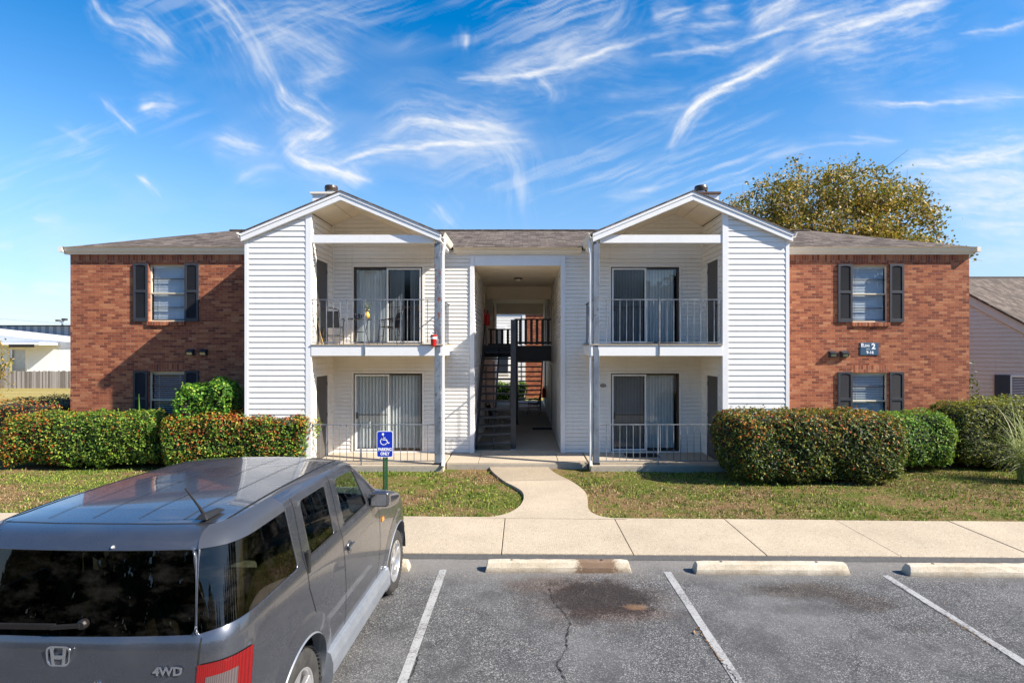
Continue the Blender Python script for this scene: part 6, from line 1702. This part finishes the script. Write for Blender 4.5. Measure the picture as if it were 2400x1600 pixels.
def vnoise(x,y,seed):
    xi=np.floor(x).astype(np.int64); yi=np.floor(y).astype(np.int64); fx=x-xi; fy=y-yi; fx=fx*fx*(3-2*fx); fy=fy*fy*(3-2*fy)
    def h(i,j):
        n=(i*374761393+j*668265263+seed*982451653)&0xffffffff; n=((n^(n>>13))*1274126177)&0xffffffff; n=n^(n>>16); return (n&0xffff)/65535.0
    return (h(xi,yi)*(1-fx)+h(xi+1,yi)*fx)*(1-fy)+(h(xi,yi+1)*(1-fx)+h(xi+1,yi+1)*fx)*fy
def fbm(x,y,seed,o=4,g_=.55):
    s=0;a=1;t=0
    for k in range(o): s=s+a*vnoise(x*2**k,y*2**k,seed+k*17); t+=a; a*=g_
    return s/t
def sst(x,a,b):
    t=np.clip((x-a)/(b-a),0,1); return t*t*(3-2*t)
def cirrus():
    step=3.0; X=np.arange(-500,2900,step); Y=np.arange(-700,780,step); GX,GY=np.meshgrid(X,Y)
    wx=(fbm(GX/200,GY/200,1,3)-.5)*30+(fbm(GX/45,GY/45,2,4)-.5)*9; wy=(fbm(GX/200,GY/200,5,3)-.5)*30+(fbm(GX/45,GY/45,6,4)-.5)*9
    PX=GX+wx; PY=GY+wy; T=np.ones_like(GX)
    for ki,(pts,w,amp,hal) in enumerate(STR):
        P_=smooth_line(pts); P_=np.array([(p[0],p[1]) for p in P_]); rad=w*2.3*hal+40
        m=(GX>P_[:,0].min()-rad)&(GX<P_[:,0].max()+rad)&(GY>P_[:,1].min()-rad)&(GY<P_[:,1].max()+rad)
        qx=PX[m]; qy=PY[m]; best=np.full(qx.shape,1e9); bt=np.zeros_like(best); bn=np.zeros_like(best)
        seg=np.diff(P_,axis=0); L=np.linalg.norm(seg,axis=1); cum=np.concatenate([[0],np.cumsum(L)])
        for i in range(len(seg)):
            if L[i]<1e-6: continue
            ux,uy=seg[i]/L[i]; dx=qx-P_[i,0]; dy=qy-P_[i,1]; t=dx*ux+dy*uy; t0=t if i==0 else np.maximum(t,0)
            t1=np.clip(t,0,L[i]); ex=dx-t1*ux; ey=dy-t1*uy; d=np.hypot(ex,ey); n=dx*(-uy)+dy*ux; k=d<best
            best[k]=d[k]; bt[k]=cum[i]+t1[k]; bn[k]=n[k]
        tot=cum[-1]; tt=bt/tot; tap=sst(tt,-.05,.22)*sst(1-tt,-.05,.25); tap=.25+.75*tap
        w_=w*(.45+.55*tap)*(.7+.6*fbm(bt/60,bt*0+ki,ki+40,3))
        f1=fbm(bt/55+ki*7,bn/7.5,ki+60,4,.52); f2=fbm((bt+bn*1.1)/60+ki*3,(bn-bt*.16)/8.5,ki+90,4,.56); f3=fbm(qx/14,qy/14,ki+7,3,.6)
        core=np.exp(-(best/(w_*1.0))**2)*(.30+.85*sst(f1,.22,.75)); halo=np.exp(-(best/(w_*1.55*hal))**1.5)*(.16+.84*sst(f2,.34,.80))*(.6+.8*f3)
        s=np.clip(amp*tap*(.72*core+.62*halo),0,1); T[m]*=1-s
    v=sst(fbm(PX/420,PY/200,200,4),.52,.85)*sst(fbm((PX*.93-PY*.36)/160,(PX*.36+PY*.93)/13,210,4,.6),.40,.75)*.34
    v=v+sst(fbm(PX/300,PY/110,230,3),.5,.85)*.10
    T*=1-v
    A=(1-T)*sst(-GY,-792,-700)
    u=(GX-1200)/FOC; vv=(796-GY)/FOC; D=np.stack([u,np.ones_like(u),vv],-1); D/=np.linalg.norm(D,axis=-1,keepdims=True); D=D*3000+np.array([0,0,CAMZ])
    ny,nx=GX.shape; idx=np.arange(ny*nx).reshape(ny,nx); F=np.stack([idx[:-1,:-1],idx[1:,:-1],idx[1:,1:],idx[:-1,1:]],-1).reshape(-1,4)
    Am=A.ravel(); F=F[(Am[F].max(1)>.012)]
    used=np.unique(F); mp=np.full(ny*nx,-1); mp[used]=np.arange(len(used)); F=mp[F]; V=D.reshape(-1,3)[used]; Am=Am[used]
    me=bpy.data.meshes.new('sky'); me.vertices.add(len(V)); me.vertices.foreach_set('co',V.ravel().astype(np.float32)); me.loops.add(len(F)*4); me.loops.foreach_set('vertex_index',F.ravel().astype(np.int32))
    me.polygons.add(len(F)); me.polygons.foreach_set('loop_start',np.arange(0,len(F)*4,4,dtype=np.int32)); me.polygons.foreach_set('loop_total',np.full(len(F),4,dtype=np.int32)); me.update()
    at=me.attributes.new('ice','FLOAT','POINT'); at.data.foreach_set('value',Am.astype(np.float32))
    c=NG('cirrus ice cloud'); a_=c.n('ShaderNodeAttribute',{'attribute_name':'ice'}).outputs['Fac']
    em=c.n('ShaderNodeEmission',Color=(.97,.985,1.0),Strength=CLOUD); tr=c.n('ShaderNodeBsdfTransparent')
    mx=c.n('ShaderNodeMixShader',Fac=a_); c.t.links.new(tr.outputs[0],mx.inputs[1]); c.t.links.new(em.outputs[0],mx.inputs[2]); mt=c.out(mx.outputs[0])
    mt.cycles.emission_sampling='NONE'; me.materials.append(mt); o=bpy.data.objects.new('sky',me); COL.objects.link(o); struct(o)
cirrus()
SC.view_settings.view_transform='Standard'; SC.view_settings.look='None'; SC.view_settings.gamma=1.0; SC.view_settings.exposure=EXPO; SC.view_settings.use_curve_mapping=False
cam=bpy.data.cameras.new('camera'); co=bpy.data.objects.new('camera',cam); COL.objects.link(co); SC.camera=co
co.location=(0,0,CAMZ); co.rotation_euler=(R(90),0,0); cam.sensor_width=36; cam.lens=36*FOC/2352; cam.shift_x=-24/2352; cam.shift_y=12/2352; cam.clip_end=4000; cam.clip_start=.05
SC.cycles.use_denoising=True; SC.cycles.max_bounces=10; SC.cycles.diffuse_bounces=8; SC.cycles.transparent_max_bounces=16; SC.cycles.sample_clamp_indirect=6; SC.cycles.use_adaptive_sampling=True; SC.cycles.adaptive_threshold=.01
try: SC.cycles.denoiser='OPENIMAGEDENOISE'
except Exception: pass
